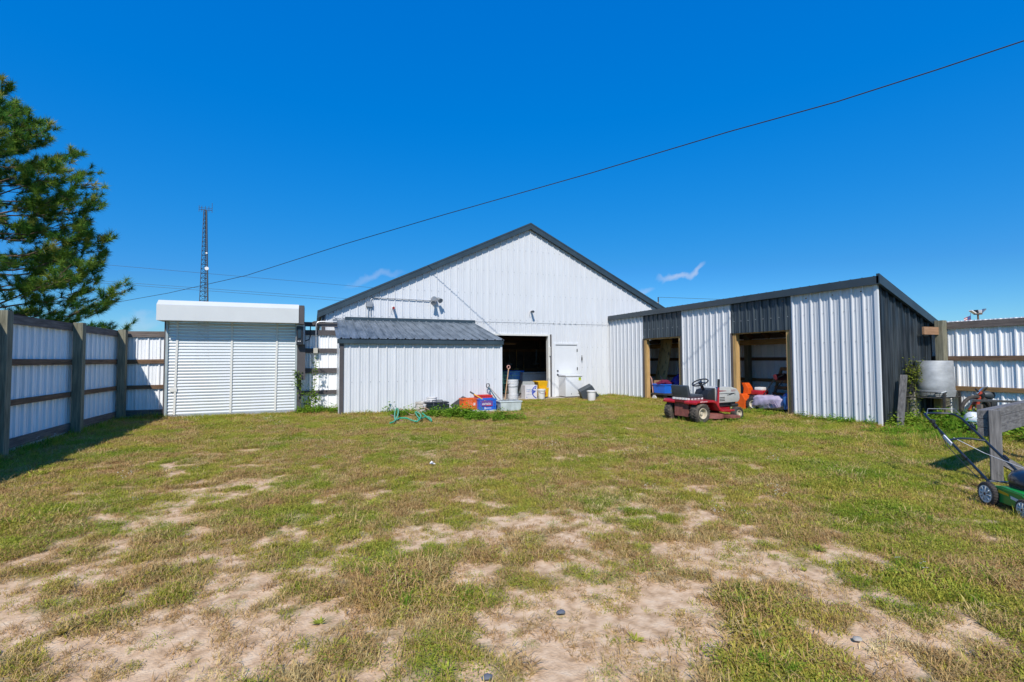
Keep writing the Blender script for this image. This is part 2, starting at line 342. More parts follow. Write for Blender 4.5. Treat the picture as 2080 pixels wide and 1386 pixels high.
# ------------------------------------------------------------------ barn
BY = 15.8; EL, PKX, ER = .25, 7.19, 14.13; EZ, PKZ = 2.86, 6.2; SL = (PKZ-EZ)/(PKX-EL); SEAM = 2.72
def gable(x): return EZ-.05+SL*(x-EL if x < PKX else ER-x)
barn = thing('barn', 'large white ribbed metal barn with dark gable trim and open doorway', 'barn', (PKX, BY, 0))
OX0, OX1, OZ1 = 4.6, 7.9, 2.25; DX0, DX1, DZ1 = 8.2, 9.1, 1.94
panels(barn, 'wall_panel', barn_steel, (EL, BY, 0), (1, 0, 0), (0, 0, 1), (0, -1, 0), ER-EL, SEAM, lambda q: gable(EL+q))
for x0, x1, z0, z1, pw in ((EL, OX0, 0, SEAM-.003, .9144), (OX0, OX1+.14, OZ1+.06, SEAM-.003, .9144), (OX1+.14, DX0-.06, 0, SEAM-.003, .9144), (DX0-.06, DX1+.06, DZ1+.06, SEAM-.003, .9144), (DX1+.06, ER, 0, SEAM-.003, .9144)):
    panels(barn, 'wall_panel', barn_steel, (x0, BY+.012, 0), (1, 0, 0), (0, 0, 1), (0, -1, 0), x1-x0, z0, z1, pw)
mb = MB(); mb.bx(EL, ER, BY-.004, BY+.012, SEAM-.012, SEAM); mb.build('seam_flashing', barn_steel, barn)
DEP = 11.0
for s in (-1, 1):                                                     # rake trims and roof slopes
    xe = EL-.14 if s < 0 else ER+.14; p0 = Vector((xe, BY-.13, EZ-.06)); p1 = Vector((PKX, BY-.13, PKZ))
    mb = MB(); mb.prism([(p0.x, p0.z-.11), (p1.x, p1.z-.11), (p1.x, p1.z+.1), (p0.x, p0.z+.1)], 'y', BY-.14, BY-.03); mb.build('rake_trim', dark_trim, barn)
    mb = MB(); mb.prism([(p0.x, p0.z+.055), (p1.x, p1.z+.055), (p1.x, p1.z+.11), (p0.x, p0.z+.11)], 'y', BY-.15, BY+DEP); mb.build('roof', dark_trim, barn)
mb = MB(); mb.bx(EL, EL+.05, BY+.03, BY+DEP, 0, EZ); mb.build('side_wall', barn_steel, barn)
mb = MB(); mb.bx(ER-.05, ER, BY+.03, BY+DEP, 0, EZ); mb.build('side_wall', barn_steel, barn)
mb = MB(); mb.prism([(EL, 0), (ER, 0), (ER, EZ), (PKX, PKZ), (EL, EZ)], 'y', BY+DEP-.05, BY+DEP); mb.build('back_wall', barn_steel, barn)
mb = MB(); mb.bx(EL-.02, EL+.07, BY-.035, BY+.0, 0, EZ-.05); mb.build('corner_trim', brown_paint, barn)
mb = MB(); mb.bx(EL+.06, ER-.06, BY+.06, BY+DEP-.06, -.02, .05); mb.build('floor_slab', floor_c, barn)
mb = MB(); mb.bx(OX0-.6, DX1+.15, BY-.55, BY+.06, -.06, .045); mb.build('concrete_apron', conc, barn)
# wide doorway: jambs, header, inner boards
mb = MB(); mb.bx(OX1, OX1+.075, BY-.03, BY+.14, .05, OZ1); mb.build('door_jamb', cream_white, barn)
mb = MB(); mb.bx(OX1+.078, OX1+.14, BY-.025, BY+.05, .05, OZ1+.06); mb.build('door_track_trim', brown_paint, barn)
mb = MB(); mb.bx(OX0, OX1+.075, BY-.028, BY+.12, OZ1, OZ1+.06); mb.build('door_header', cream_white, barn)
mb = MB(); mb.bx(OX0-.06, OX0, BY-.02, BY+.14, .05, OZ1+.05); mb.build('door_jamb', brown_paint, barn)
# entry door
mb = MB(); mb.bx(DX0-.06, DX0, BY-.03, BY+.08, 0, DZ1+.06); mb.build('door_frame', white_paint, barn)
mb = MB(); mb.bx(DX1, DX1+.06, BY-.03, BY+.08, 0, DZ1+.06); mb.build('door_frame', white_paint, barn)
mb = MB(); mb.bx(DX0, DX1, BY-.03, BY+.08, DZ1, DZ1+.06); mb.build('door_frame', white_paint, barn)
mb = MB(); mb.bx(DX0+.004, DX1-.004, BY+.0, BY+.045, .055, DZ1-.02); door = mb.build('door', white_paint, barn)
mb = MB(); mb.lathe([(0, -.03), (.028, -.03), (.032, 0)], (DX0+.09, BY, .98), 'y', 14); mb.build('deadbolt', dark_metal, door, True)
mb = MB(); mb.lathe([(0, -.02), (.03, -.02), (.034, 0)], (DX0+.09, BY, .84), 'y', 14); mb.tube([(DX0+.09, BY-.02, .84), (DX0+.09, BY-.055, .84), (DX0+.21, BY-.06, .835)], .011, 8); mb.build('door_handle', dark_metal, door, True)
for z in (.3, 1.0, 1.68):
    mb = MB(); mb.bx(DX1-.02, DX1+.012, BY-.04, BY-.028, z, z+.11); mb.build('hinge', dark_metal, door)
# interior framing that shows through the doorway
for x in np.arange(5.0, 13.9, 2.2):
    mb = MB(); mb.bx(x, x+.12, BY+3.9, BY+4.02, .05, 2.7); mb.build('stud', wood('shed_stud', (.20, .11, .06), 'z'), barn)
for z in (.9, 1.75, 2.25):
    mb = MB(); mb.bx(4.0, 13.9, BY+3.84, BY+3.895, z, z+.12); mb.build('girt', wood('shed_stud', (.22, .12, .06), 'x'), barn)
mb = MB(); mb.bx(3.2, 13.9, BY+4.06, BY+4.1, .05, 2.85); mb.build('inner_wall', int_dark, barn)
mb = MB(); mb.bx(EL+.1, ER-.1, BY+.2, BY+DEP-.1, 2.84, 2.88); mb.build('ceiling', int_dark, barn)
mb = MB()                                                             # rows of screw heads
for z in (.35, 1.1, 1.85, 2.66, 2.80, 3.7, 4.5, 5.3):
    for k in range(61):
        x = EL+.1143+k*RIB+.05
        if z > gable(x)-.15 or (OX0-.05 < x < OX1+.15 and z < OZ1+.1) or (DX0-.1 < x < DX1+.1 and z < DZ1+.1): continue
        yy = BY-.006 if z > SEAM else BY+.006
        mb.box((x, yy-.002, z), (.018, .012, .018))
mb.build('screw_heads', M('screw_grey', (.42, .44, .47), .5), barn, kind='stuff')

# tools hanging on the inner wall of the barn, and small stuff inside
def tool(x, z0, z1, m, head, lab):
    mb = MB(); y = BY+3.8; mb.tube([(x, y, z0), (x+.02, y, z1)], .014, 6); mb.box((x, y, z0), head); return one(mb, 'hanging_tool', m, lab, 'tool', (x, y, z0), 'tools hanging inside the barn')
for i, (x, k) in enumerate(((7.2, 'new wood shafted hoe'), (7.55, 'brown shafted narrow spade'), (7.9, 'grey steel rake'), (8.25, 'tan shafted broad hoe'), (8.6, 'short brown trenching spade'), (9.2, 'grey wide lawn rake'))): tool(x, .95+.12*(i % 3), 1.85, (tan_wood, cardboard, steel_g)[i % 3], ((.2, .03, .14), (.05, .03, .22), (.3, .03, .08))[i % 3], k+' hanging on the wall inside the barn')
one(MB().box((5.55, BY+2.0, 2.2), (.34, .3, .3)), 'storage_box', bucket_w, 'white box up under the ceiling just inside the barn doorway', 'box', (5.55, BY+2.0, 2.05), bevel=.01)
one(MB().box((6.7, BY+2.4, 2.25), (.3, .3, .3)), 'storage_box', charcoal, 'grey box up under the barn ceiling beside a hanging tool', 'box', (6.7, BY+2.4, 2.1), bevel=.01)
mb = MB(); mb.bx(4.8, 7.4, BY+1.8, BY+2.6, 2.0, 2.05); one(mb, 'loft_shelf', wood('shed_stud', (.2, .11, .06), 'x'), 'brown plank shelf hung under the barn ceiling', 'shelf', (6.1, BY+2.2, 2.0))
# ------------------------------------------------------------------ lean-to on the barn
LX0, LX1, LY, LZ = .62, 4.98, 13.0, 1.83
lean = thing('lean_to_shed', 'low white ribbed lean-to with weathered grey metal roof against the barn', 'shed', ((LX0+LX1)/2, LY, 0))
panels(lean, 'wall_panel', white_steel, (LX0+.10, LY, 0), (1, 0, 0), (0, 0, 1), (0, -1, 0), LX1-LX0-.10, .0, LZ, shift=.15)
RS = (2.66-1.96)/(BY-LY+.14); rz0 = 1.955
vdir = Vector((0, BY-LY+.06, 2.66-rz0)); LV = vdir.length; vdir.normalize(); rn = Vector((1, 0, 0)).cross(vdir)
panels(lean, 'roof_panel', roof_steel, (LX0-.08, LY-.12, rz0), (1, 0, 0), vdir, rn, LX1-LX0+.16, 0, LV)
mb = MB(); mb.bx(LX0-.06, LX1+.06, LY-.1, LY-.05, LZ, rz0-.012); mb.build('fascia', dark_trim, lean)
mb = MB(); mb.bx(LX0-.06, LX1+.06, LY-.052, LY+.02, LZ+.003, LZ+.02); mb.build('soffit', dark_trim, lean)
mb = MB(); mb.bx(LX0+.28, LX1+.1, BY-.16, BY-.045, 2.64, 2.74); mb.build('ridge_flashing', dark_trim, lean)
mb = MB(); mb.bx(LX0, LX0+.098, LY-.035, LY+.03, 0, LZ); mb.build('corner_trim', brown_paint, lean)
mb = MB(); mb.bx(LX1-.02, LX1+.04, LY-.035, LY+.03, 0, LZ); mb.build('corner_trim', white_paint, lean)
for x, mt in ((LX0-.01, white_paint), (LX1+.0, brown_paint)):
    mb = MB(); z = lambda y: rz0-.03+(y-LY+.12)*(2.66-rz0)/(BY-LY+.06); mb.prism([(LY+.03, 0), (BY-.03, 0), (BY-.03, z(BY-.03)), (LY+.03, z(LY+.03))], 'x', x, x+.03); mb.build('side_wall', mt, lean)
mb = MB()
for z in (.85,):
    for k in range(19): mb.box((LX0+.1+.15+k*RIB+.05, LY-.006, z), (.016, .012, .016))
mb.build('screw_heads', MAT['screw_grey'], lean, kind='stuff')
mb = MB(); mb.box((5.22, BY-.03, 2.3), (.09, .05, .12)); one(mb, 'trim_offcut', tan_wood, 'short wooden block on the barn wall beside the lean-to roof', 'wood block', (5.22, BY-.03, 2.24))

# ------------------------------------------------------------------ fences
def fence_run(name, label, A, B, inward, posts, rails, steel=fence_steel, wz=2.13, rail_mats=None, base_z=.03, post_sz=.15, skip=()):
    A, B, inw = Vector(A), Vector(B), Vector(inward); U = (B-A).normalized(); L = (B-A).length; ax = 'x' if abs(U.x) > .5 else 'y'
    f = thing(name, label, 'fence', (A+B)/2)
    U2, A2 = (U, A)
    if U.cross(Vector((0, 0, 1))).dot(inw) < 0: U2, A2 = -U, B        # sheets face inward
    panels(f, 'fence_panel', steel, A2, U2, (0, 0, 1), -inw if False else inw, L, base_z, wz)
    for (z0, z1, th, mt) in rails:
        c = [0.0]+[p for p in posts if .05 < p < L-.05]+[L]
        for i in range(len(c)-1):
            s0, s1 = c[i]+(.004), c[i+1]-.004
            p0, p1 = A+U*s0+inw*(.022+th/2), A+U*s1+inw*(.022+th/2)
            jit = random.uniform(-.006, .006)
            mb = MB(); mb.beam(p0+Vector((0, 0, (z0+z1)/2+jit)), p1+Vector((0, 0, (z0+z1)/2-jit)), th, z1-z0); mb.build('rail', mt[ax], f)
    for s in posts:
        p = A+U*s+inw*(.022+.045+post_sz/2)
        mb = MB(); mb.box(p+Vector((0, 0, (wz+.02)/2-.05)), (post_sz, post_sz, wz+.12)); mb.build('post', post_wood, f, bevel=.006)
    return f
railset = [(1.99, 2.13, .04, GW), (1.35, 1.45, .04, BW), (.74, .83, .04, BW), (.10, .24, .04, GW)]
LF = 9.27
fence_run('metal_fence', 'white ribbed metal fence with grey posts in its own shade beneath the pine', (-4.29, .9, 0), (-4.29, 14.22, 0), (1, 0, 0), [LF-.9-4.9, LF-.9-2.45, LF-.9, 11.74-.9, 14.03-.9], railset)
fence_run('metal_fence', 'short white ribbed fence bay between the corner post and roller shutter', (-4.27, 14.24, 0), (-3.36, 14.24, 0), (0, -1, 0), [], railset)
zz = lambda y: float(PY(650, y, 14.28)[2])
BRW = {'x': brown_paint, 'y': brown_paint}
fence_run('metal_fence', 'short white fence bay with dark brown rails beside the lean-to', (-.42, 14.32, 0), (.64, 14.32, 0), (0, -1, 0), [], [(zz(681), zz(671), .04, BRW), (zz(717), zz(708), .04, BRW), (zz(758), zz(748), .04, BRW), (zz(801), zz(793), .04, BRW), (.02, .1, .04, BRW)], wz=zz(676))
mb = MB(); mb.bx(-.42, .62, 14.26, 14.3, zz(664), zz(655)); one(mb, 'overhead_board', brown_paint, 'dark brown board spanning above the gap between shutter and barn', 'board', (.2, 14.28, zz(664)))
fence_run('metal_fence', 'sunlit white ribbed fence with weathered rails behind the rusty wire rack', (12.42, 15.75, 0), (12.42, .8, 0), (-1, 0, 0), [15.75-13.4, 15.75-10.95, 15.75-8.62, 15.75-6.02, 15.75-3.5, 15.75-1.0],
          [(2.0, 2.14, .04, GW), (1.335, 1.43, .04, BW), (.72, .81, .04, {'x': tan_wood_x, 'y': wood('rail_tan', (.22, .13, .06), 'y', (.36, .22, .10))}), (.05, .2, .04, BW)], wz=2.16)

# ------------------------------------------------------------------ roller shutter
SY = 14.05; RX0, RX1 = -3.27, -.42; RZ1 = 2.37
rs = thing('roller_shutter', 'white slatted roller shutter with boxed hood and three vertical straps', 'roller shutter', ((RX0+RX1)/2, SY, 0))
NS = 31; pit = (RZ1+.06-.09)/NS
mb = MB(); pr_ = [(0, .0), (-.012, .012), (-.019, .030), (-.019, .045), (-.012, .062), (0, pit-.004), (.006, pit-.004), (.006, 0)]
mb.prism(pr_, 'x', -(RX1-RX0)/2, (RX1-RX0)/2)
slat0 = mb.build('slat', M('slat_white', (.63, .66, .68), .4, 0, .05, 2, (1, 1, 6)), rs, local=True); slat0.location = (0, 0, .09)
for i in range(1, NS): share(slat0, rs, (0, 0, .09+i*pit))
for x in (RX0-.03, RX1-.02):
    mb = MB(); mb.bx(x, x+.05, SY-.05, SY+.05, 0, RZ1+.06); mb.build('side_guide', M('guide_grey', (.40, .45, .45), .5, .2), rs)
for k, xx in enumerate((360.5, 471, 563)):
    x = float(PY(xx, 700, SY-.03)[0]); x2 = float(PY((353.5, 468, 558.5)[k], 840, SY-.03)[0])
    mb = MB(); mb.beam((x, SY-.032, RZ1+.04), (x2, SY-.032, .1), .045, .014, up=(0, 1, 0)); mb.build('strap', cream_white, rs)
mb = MB(); mb.bx(RX0+.02, RX1-.02, SY-.035, SY+.02, .02, .088); mb.build('bottom_bar', M('bar_grey', (.42, .43, .42), .5, .3), rs)
mb = MB(); mb.bx(RX0+.08, RX0+.22, SY-.045, SY-.021, .66, .76); mb.build('lock_plate', cream_white, rs, bevel=.005)
mb = MB(); by0 = 13.6; mb.prism([(by0, RZ1), (SY+.12, RZ1), (SY+.12, 2.86), (by0+.16, 2.86), (by0, 2.74)], 'x', RX0-.13, RX1+.07); mb.build('hood', M('hood_white', (.62, .625, .605), .38, 0, .03, 2), rs)
mb = MB(); mb.bx(RX0-.06, RX0-.032, SY-.04, SY+.15, 0, RZ1); mb.build('frame_post', brown_paint, rs)
mb = MB(); mb.bx(RX1+.075, RX1+.20, by0+.02, SY+.12, RZ1-.02, 2.83); mb.build('hood_end_board', brown_paint, rs)
zs = lambda y: float(PY(612, y, 13.95)[2])
mb = MB(); mb.bx(RX1+.035, RX1+.23, 13.93, 13.99, zs(772), RZ1-.03); mb.build('hanging_board', brown_paint, rs)
mb = MB(); mb.bx(RX1+.04, RX1+.14, 14.0, 14.12, 0, RZ1); mb.build('frame_post', brown_paint, rs)
op = thing('shutter_motor', 'black shutter motor box on a pale backplate beside the roller shutter', 'motor box', (RX1+.12, 13.9, zs(701)))
mb = MB(); mb.bx(RX1+.0, RX1+.21, 13.90, 13.928, zs(700), zs(659)); mb.build('backplate', white_paint, op)
mb = MB(); mb.bx(RX1+.012, RX1+.18, 13.76, 13.898, zs(702), zs(664)); mb.build('casing', black_pl, op, bevel=.02)
mb = MB(); mb.bx(RX1+.055, RX1+.125, 13.745, 13.759, zs(688), zs(670)); mb.build('cover_panel', M('panel_navy', (.02, .04, .06), .25), op, bevel=.004)
for dx in (.06, .105):
    mb = MB(); mb.lathe([(0, -.012), (.014, -.012), (.014, 0)], (RX1+dx, 13.76, zs(694)), 'y', 10); mb.build('button', bucket_w, op)
# conduit and junction box by the shutter
Yc = 14.18; q = lambda x, y: tuple(PY(x, y, Yc))
cdn = thing('electrical_conduit', 'grey conduit pipes bending down to a junction box beside the shutter', 'conduit', PY(640, 719, Yc))
mb = MB(); mb.tube([q(684, 653.5), q(650, 653.5), q(645, 655), q(642.5, 659), q(641.8, 665), q(641.8, 709)], .014, 8); mb.build('pipe', pipe_grey, cdn, True)
mb = MB(); mb.tube([q(650, 653.2), q(638, 653.5), q(633, 656), q(631, 661), q(630.5, 668), q(630.5, 684), q(628, 690), q(620, 693)], .014, 8); mb.build('pipe', dark_metal, cdn, True)
c0 = PY(641, 712.5, Yc); mb = MB(); mb.box(c0, (.11, .09, .14)); mb.build('junction_box', M('box_beige', (.48, .45, .38), .6), cdn, bevel=.006)
mb = MB(); mb.tube([q(637, 717), q(632, 728), q(634, 740)], .006, 6); mb.tube([q(630, 717), q(636, 728), q(634, 742)], .005, 6); mb.build('cable', black_pl, cdn)

# ------------------------------------------------------------------ wall fittings on the barn
Yw = BY-.05; q = lambda x, y, d=0.0: tuple(PY(x, y, Yw-d))
fl = thing('flood_light', 'grey twin flood light at the end of a conduit high on the barn wall', 'flood light', PY(884, 611, Yw))
mb = MB(); mb.tube([q(753, 640), q(753, 615), q(753.5, 609), q(757, 605), q(762, 604.3), q(815, 607.5), q(877, 611)], .016, 8); mb.build('pipe', pipe_grey, fl, True)
mb = MB(); mb.tube([q(748, 650), q(748, 620)], .014, 8); mb.build('pipe', pipe_grey, fl, True)
c0 = PY(750.5, 618.5, Yw-.02); mb = MB(); mb.box(c0, (.19, .1, .16)); mb.build('junction_box', galv, fl, bevel=.006)
c0 = PY(882, 608.5, Yw-.06); mb = MB(); mb.lathe([(0, -.06), (.09, -.06), (.105, 0), (.06, .05)], c0, 'y', 16); mb.build('base', galv, fl, True)
for dx, dz, an in ((-.05, -.10, .5), (.13, -.02, -.5)):
    mb = MB(); mb.lathe([(.0, .09), (.04, .09), (.065, .0), (.085, -.09), (.07, -.09), (0, -.06)], (0, 0, 0), 'z', 14)
    mb.xf(Matrix.Translation(Vector(c0)+Vector((dx, -.16, dz))) @ Matrix.Rotation(an, 4, 'Y') @ Matrix.Rotation(-.9, 4, 'X')); mb.build('lamp_head', steel_g, fl, True)
def cctv(px, py, m, label):
    c = PY(px, py, Yw-.1); t_ = thing('security_camera', label, 'camera', c, 0)
    mb = MB(); mb.lathe([(0, 0), (.035, 0), (.035, .02), (0, .02)], (c[0], Yw, c[2]+.06), 'y', 12); mb.tube([(c[0], Yw, c[2]+.06), (c[0], Yw-.05, c[2]+.05), (c[0], Yw-.08, c[2]+.02)], .012, 6); mb.build('bracket', bucket_w, t_)
    mb = MB(); mb.tube([(c[0]+.02, Yw-.02, c[2]+.02), (c[0]-.01, Yw-.22, c[2]+.0)], .042, 12); mb.build('body', m, t_, True)
    mb = MB(); mb.tube([(c[0], Yw, c[2]+.05), (c[0]-.06, Yw-.01, c[2]-.0), (c[0]-.07, Yw-.01, c[2]-.1), (c[0]-.03, Yw-.01, c[2]-.14)], .006, 6); mb.build('cable', bucket_w, t_)
cctv(799, 626.5, M('camera_red', (.30, .03, .03), .4), 'small dark red security camera under the conduit on the barn wall')
cctv(1081, 634, charcoal, 'small dark security camera above the open barn doorway')
c0 = PY(1116.5, 714, Yw); one(MB().box(c0, (.05, .05, .34)), 'door_chime', cream_white, 'cream plastic strip fixed to the dark trim of the barn doorway', 'fitting', (c0[0], c0[1], c0[2]-.17), bevel=.008)
c0 = PY(1182, 729, Yw); one(MB().box(c0, (.03, .04, .12)).box((c0[0], c0[1], c0[2]+.1), (.03, .03, .03)), 'hasp', dark_metal, 'small dark hasp on the barn wall right of the entry door', 'hasp', (c0[0], c0[1], c0[2]-.06))

# ------------------------------------------------------------------ open-fronted shed on the right
SX = 10.55; YA, YB = BY-.02, 6.23; ZT = 3.0; BXK = 12.36
shed = thing('open_shed', 'white and black ribbed metal shed with two open bays', 'shed', (11.4, 11, 0))
secs = [(YA, 13.75, .0, ZT-.1, white_steel), (13.75, 11.86, 2.10, ZT-.1, header_steel), (11.86, 9.94, .0, ZT-.1, white_steel), (9.94, 8.14, 2.08, ZT-.1, header_steel), (8.14, YB, .02, ZT-.1, white_steel)]
for ya, yb, z0, z1, mt in secs:
    panels(shed, 'wall_panel' if z0 < 1 else 'header_panel', mt, (SX if z0 < 1 else SX+.006, ya, 0), (0, -1, 0), (0, 0, 1), (-1, 0, 0), ya-yb, z0, z1, major=.034, shift=.06)
zr = lambda x: ZT-.1+(x-SX)*(2.10-(ZT-.1))/(BXK-SX)
panels(shed, 'side_panel', black_steel, (SX+.005, YB, 0), (1, 0, 0), (0, 0, 1), (0, -1, 0), BXK-SX-.0, .0, lambda q_: zr(SX+q_)-.02, major=.034, shift=.08)
for y in (YB-.035,):
    mb = MB(); mb.bx(SX-.035, SX+.012, y, y+.06, .0, ZT-.1); mb.build('corner_trim', white_paint, shed)
for ya, lab in ((13.75, 1), (11.86, 0), (9.94, 1), (8.14, 0)):
    mb = MB(); mb.bx(SX-.032, SX+.02, ya-.03 if lab else ya-.0, ya+.0 if lab else ya+.03, .0, 2.09); mb.build('opening_trim', brown_paint, shed)
# roof, fascia, rake
ro = Vector((SX-.095, 0, zr(SX-.12)+.075)); rv = Vector((BXK+.14-(SX-.12), 0, zr(BXK+.14)-zr(SX-.12))); RL = rv.length; rv.normalize()
panels(shed, 'roof_panel', header_steel, (ro.x, YB-.12, ro.z), (0, 1, 0), rv, Vector((0, 1, 0)).cross(rv)*-1, YA-YB+.10, 0, RL)
mb = MB(); mb.bx(SX-.1, SX-.042, YB-.1, YA-.03, ZT-.12, ZT+.045); mb.build('front_fascia', M('fascia_grey', (.045, .06, .07), .4, 0, .15, 2), shed)
mb = MB(); mb.prism([(SX-.1, zr(SX-.1)-.05), (BXK+.12, zr(BXK+.12)-.05), (BXK+.12, zr(BXK+.12)+.10), (SX-.1, zr(SX-.1)+.145)], 'y', YB-.12, YB-.06); mb.build('rake_trim', dark_trim, shed)
# lumber frame
for y in (13.63, 9.83):
    mb = MB(); mb.bx(SX+.03, SX+.17, y-.005, y+.105, 0, 2.1); mb.build('post', tan_wood, shed)
for y in (11.90, 8.18, YB+.06):
    mb = MB(); mb.bx(SX+.03, SX+.17, y, y+.13, 0, 2.8); mb.build('post', tan_wood, shed)
for ya, yb in ((13.73, 11.87), (9.93, 8.15)):
    mb = MB(); mb.bx(SX+.04, SX+.09, yb, ya, 2.055, 2.2); mb.build('header_beam', tan_wood_y, shed)
mb = MB(); mb.bx(12.10, 12.15, YB+.1, YA-.1, 1.80, 1.95); mb.build('rear_beam', tan_wood_y, shed)
for y in np.arange(YB+.3, YA, .61):
    mb = MB(); mb.beam((SX+.02, y, zr(SX)-.06), (BXK-.05, y, zr(BXK)-.06), .04, .14); mb.build('rafter', wood('rafter', (.22, .13, .07), 'x'), shed)
mb = MB(); mb.bx(SX+.1, BXK-.03, 11.9-.02, 11.9, .0, 1.2); mb.build('divider_board', int_dark, shed)
mb = MB()
for ya, yb, z0, z1, mt in secs:
    for z in (.45, 1.1, 1.75, 2.4):
        if z < z0+.05: continue
        for k in range(9):
            y = ya-.06-k*RIB-.05
            if y > yb+.03: mb.box((SX-.004, y, z), (.012, .015, .015))
mb.build('screw_heads', MAT['screw_grey'], shed, kind='stuff')

# ------------------------------------------------------------------ small builders
def rotm(deg, ax): return Matrix.Rotation(R(deg), 3, ax)
def bucket(base, r, h, label, m=bucket_w, lid=False, handle=True, group='white plastic buckets', rings=(.82, .7)):
    t_ = thing('bucket', label, 'bucket', base, random.uniform(0, 6), group)
    p = [(0, 0), (r*.86, 0), (r*.88, .01)]
    for z in sorted(rings): zz_ = h*z; rr = r*(.88+.12*z); p += [(rr, zz_-.012), (rr+.012, zz_-.008), (rr+.012, zz_+.004), (rr, zz_+.008)]
    p += [(r, h-.02), (r+.01, h-.02), (r+.01, h), (r-.004, h)]
    if not lid: p += [(r*.84, .03), (0, .03)]
    mb = MB(); mb.lathe(p, (0, 0, 0), 'z', 24); mb.build('body', m, t_, True, local=True)
    if lid: mb = MB(); mb.lathe([(r+.018, h-.035), (r+.02, h+.006), (r-.01, h+.012), (r-.03, h+.004), (0, h+.004)], (0, 0, 0), 'z', 24); mb.build('lid', m, t_, True, local=True)
    if handle:
        mb = MB(); mb.tube([(r*math.cos(a), r*math.sin(a)*.35-.02, h*.8-abs(math.sin(a))*h*.35*.6) for a in np.linspace(0, -math.pi, 14)], .004, 5)
        for v_i in range(len(mb.v)): x, y, z = mb.v[v_i]; k = 1.06*r/max(math.hypot(x, y), 1e-4) if math.hypot(x, y) < r*1.05 else 1; mb.v[v_i] = (x*k, y*k, z)
        mb.build('handle', dark_metal, t_, local=True)
    return t_
def wheel(parent, c, r, w, tyre_m, rim_m, rim_r, out=-1, spokes=0, tread=0, hubm=None):
    c = Vector(c); mb = MB(); hw = w/2
    mb.lathe([(rim_r, -hw*.8), (r*.80, -hw), (r*.95, -hw*.8), (r, -hw*.45), (r, hw*.45), (r*.95, hw*.8), (r*.80, hw), (rim_r, hw*.8)], c, 'y', 32)
    if tread:
        for k in range(tread):
            a = 2*math.pi*k/tread
            for s in (-1, 1):
                mm = Matrix.Translation(c) @ Matrix.Rotation(-a, 4, 'Y') @ Matrix.Translation((0, s*hw*.4, r*.985)) @ Matrix.Rotation(.5*s, 4, 'Z')
                q_ = MB(); q_.box((0, 0, 0), (r*.10, hw*.8, r*.09)); q_.xf(mm); b_ = len(mb.v); mb.v += q_.v; mb.f += [tuple(i+b_ for i in f_) for f_ in q_.f]
    wh = mb.build('wheel', tyre_m, parent, True, local=True)
    mb = MB(); o = out
    if spokes:
        mb.lathe([(rim_r*1.0, o*hw*.85), (rim_r*1.02, o*hw*1.0), (rim_r*.86, o*hw*1.0), (rim_r*.84, o*hw*.6)], c, 'y', 32)
        mb.disc((c.x, c.y+o*hw*.45, c.z), rim_r*.98, 'y', 28)
        for k in range(spokes):
            a = 2*math.pi*k/spokes; p0 = c+Vector((math.cos(a)*rim_r*.2, o*hw*.95, math.sin(a)*rim_r*.2)); p1 = c+Vector((math.cos(a)*rim_r*.88, o*hw*.95, math.sin(a)*rim_r*.88)); mb.beam(p0, p1, hw*.6, rim_r*.13, up=(0, 0, 1) if abs(math.sin(a)) < .9 else (1, 0, 0))
    else:
        mb.lathe([(rim_r*1.03, o*hw*.75), (rim_r*1.0, o*hw*.95), (rim_r*.88, o*hw*.9), (rim_r*.8, o*hw*.3), (rim_r*.35, o*hw*.2), (rim_r*.3, o*hw*.55), (0, o*hw*.6)], c, 'y', 28)
    mb.build('rim', rim_m, wh, True, local=True)
    if hubm: mb = MB(); mb.lathe([(rim_r*.24, o*hw*.5), (rim_r*.24, o*hw*1.08), (0, o*hw*1.1)], c, 'y', 14); mb.build('hub', hubm, wh, True, local=True)
    return wh
def crate(name, c, d, m, label, rz=0.0, marks=None, stickers=None):
    """open milk crate: floor, ribbed lattice walls, rim"""
    t_ = thing(name, label, 'crate', c, rz, 'plastic milk crates'); L, Wd, H = d; mb = MB(); th = .012
    mb.box((0, 0, th/2), (L, Wd, th))
    for s in (-1, 1):
        for z in np.linspace(.02, H-.02, 7): mb.box((0, s*(Wd/2-th/2), z), (L-.03, th*.8, .022)); mb.box((s*(L/2-th/2), 0, z), (th*.8, Wd-.03, .022))
        for x in np.linspace(-L/2+.02, L/2-.02, 9): mb.box((x, s*(Wd/2-th/2), H/2), (.016, th, H-.004))
        for y in np.linspace(-Wd/2+.02, Wd/2-.02, 8): mb.box((s*(L/2-th/2), y, H/2), (th, .016, H-.004))
    mb.build('basket', m, t_, local=True)
    mb = MB()
    for s in (-1, 1): mb.box((0, s*(Wd/2), H-.01), (L+.02, .02, .03)); mb.box((s*L/2, 0, H-.01), (.02, Wd-.022, .03))
    mb.build('rim', m, t_, local=True); return t_, L, Wd, H
def tote(c, d, m, label, cat='storage tote', name='storage_tote', rz=0.0, lidm=None, taper=1.12, group=None):
    t_ = thing(name, label, cat, c, rz, group); L, Wd, H = d
    mb = MB(); mb.box((0, 0, H/2), (L, Wd, H), taper=taper); mb.f.pop(1)
    k = taper*.97
    mb.quad((-L/2*k, -Wd/2*k, H*.92), (L/2*k, -Wd/2*k, H*.92), (L/2*k, Wd/2*k, H*.92), (-L/2*k, Wd/2*k, H*.92)); mb.build('body', m, t_, local=True, bevel=.0)
    mb = MB()
    for s in (-1, 1): mb.box((0, s*Wd/2*taper, H-.02), (L*taper+.04, .025, .035)); mb.box((s*L/2*taper, 0, H-.02), (.025, Wd*taper-.03, .035))
    mb.build('rim', m, t_, local=True)
    if lidm: mb = MB(); mb.box((0, 0, H+.015), (L*taper+.06, Wd*taper+.06, .03)); mb.build('lid', lidm, t_, local=True, bevel=.008)
    return t_

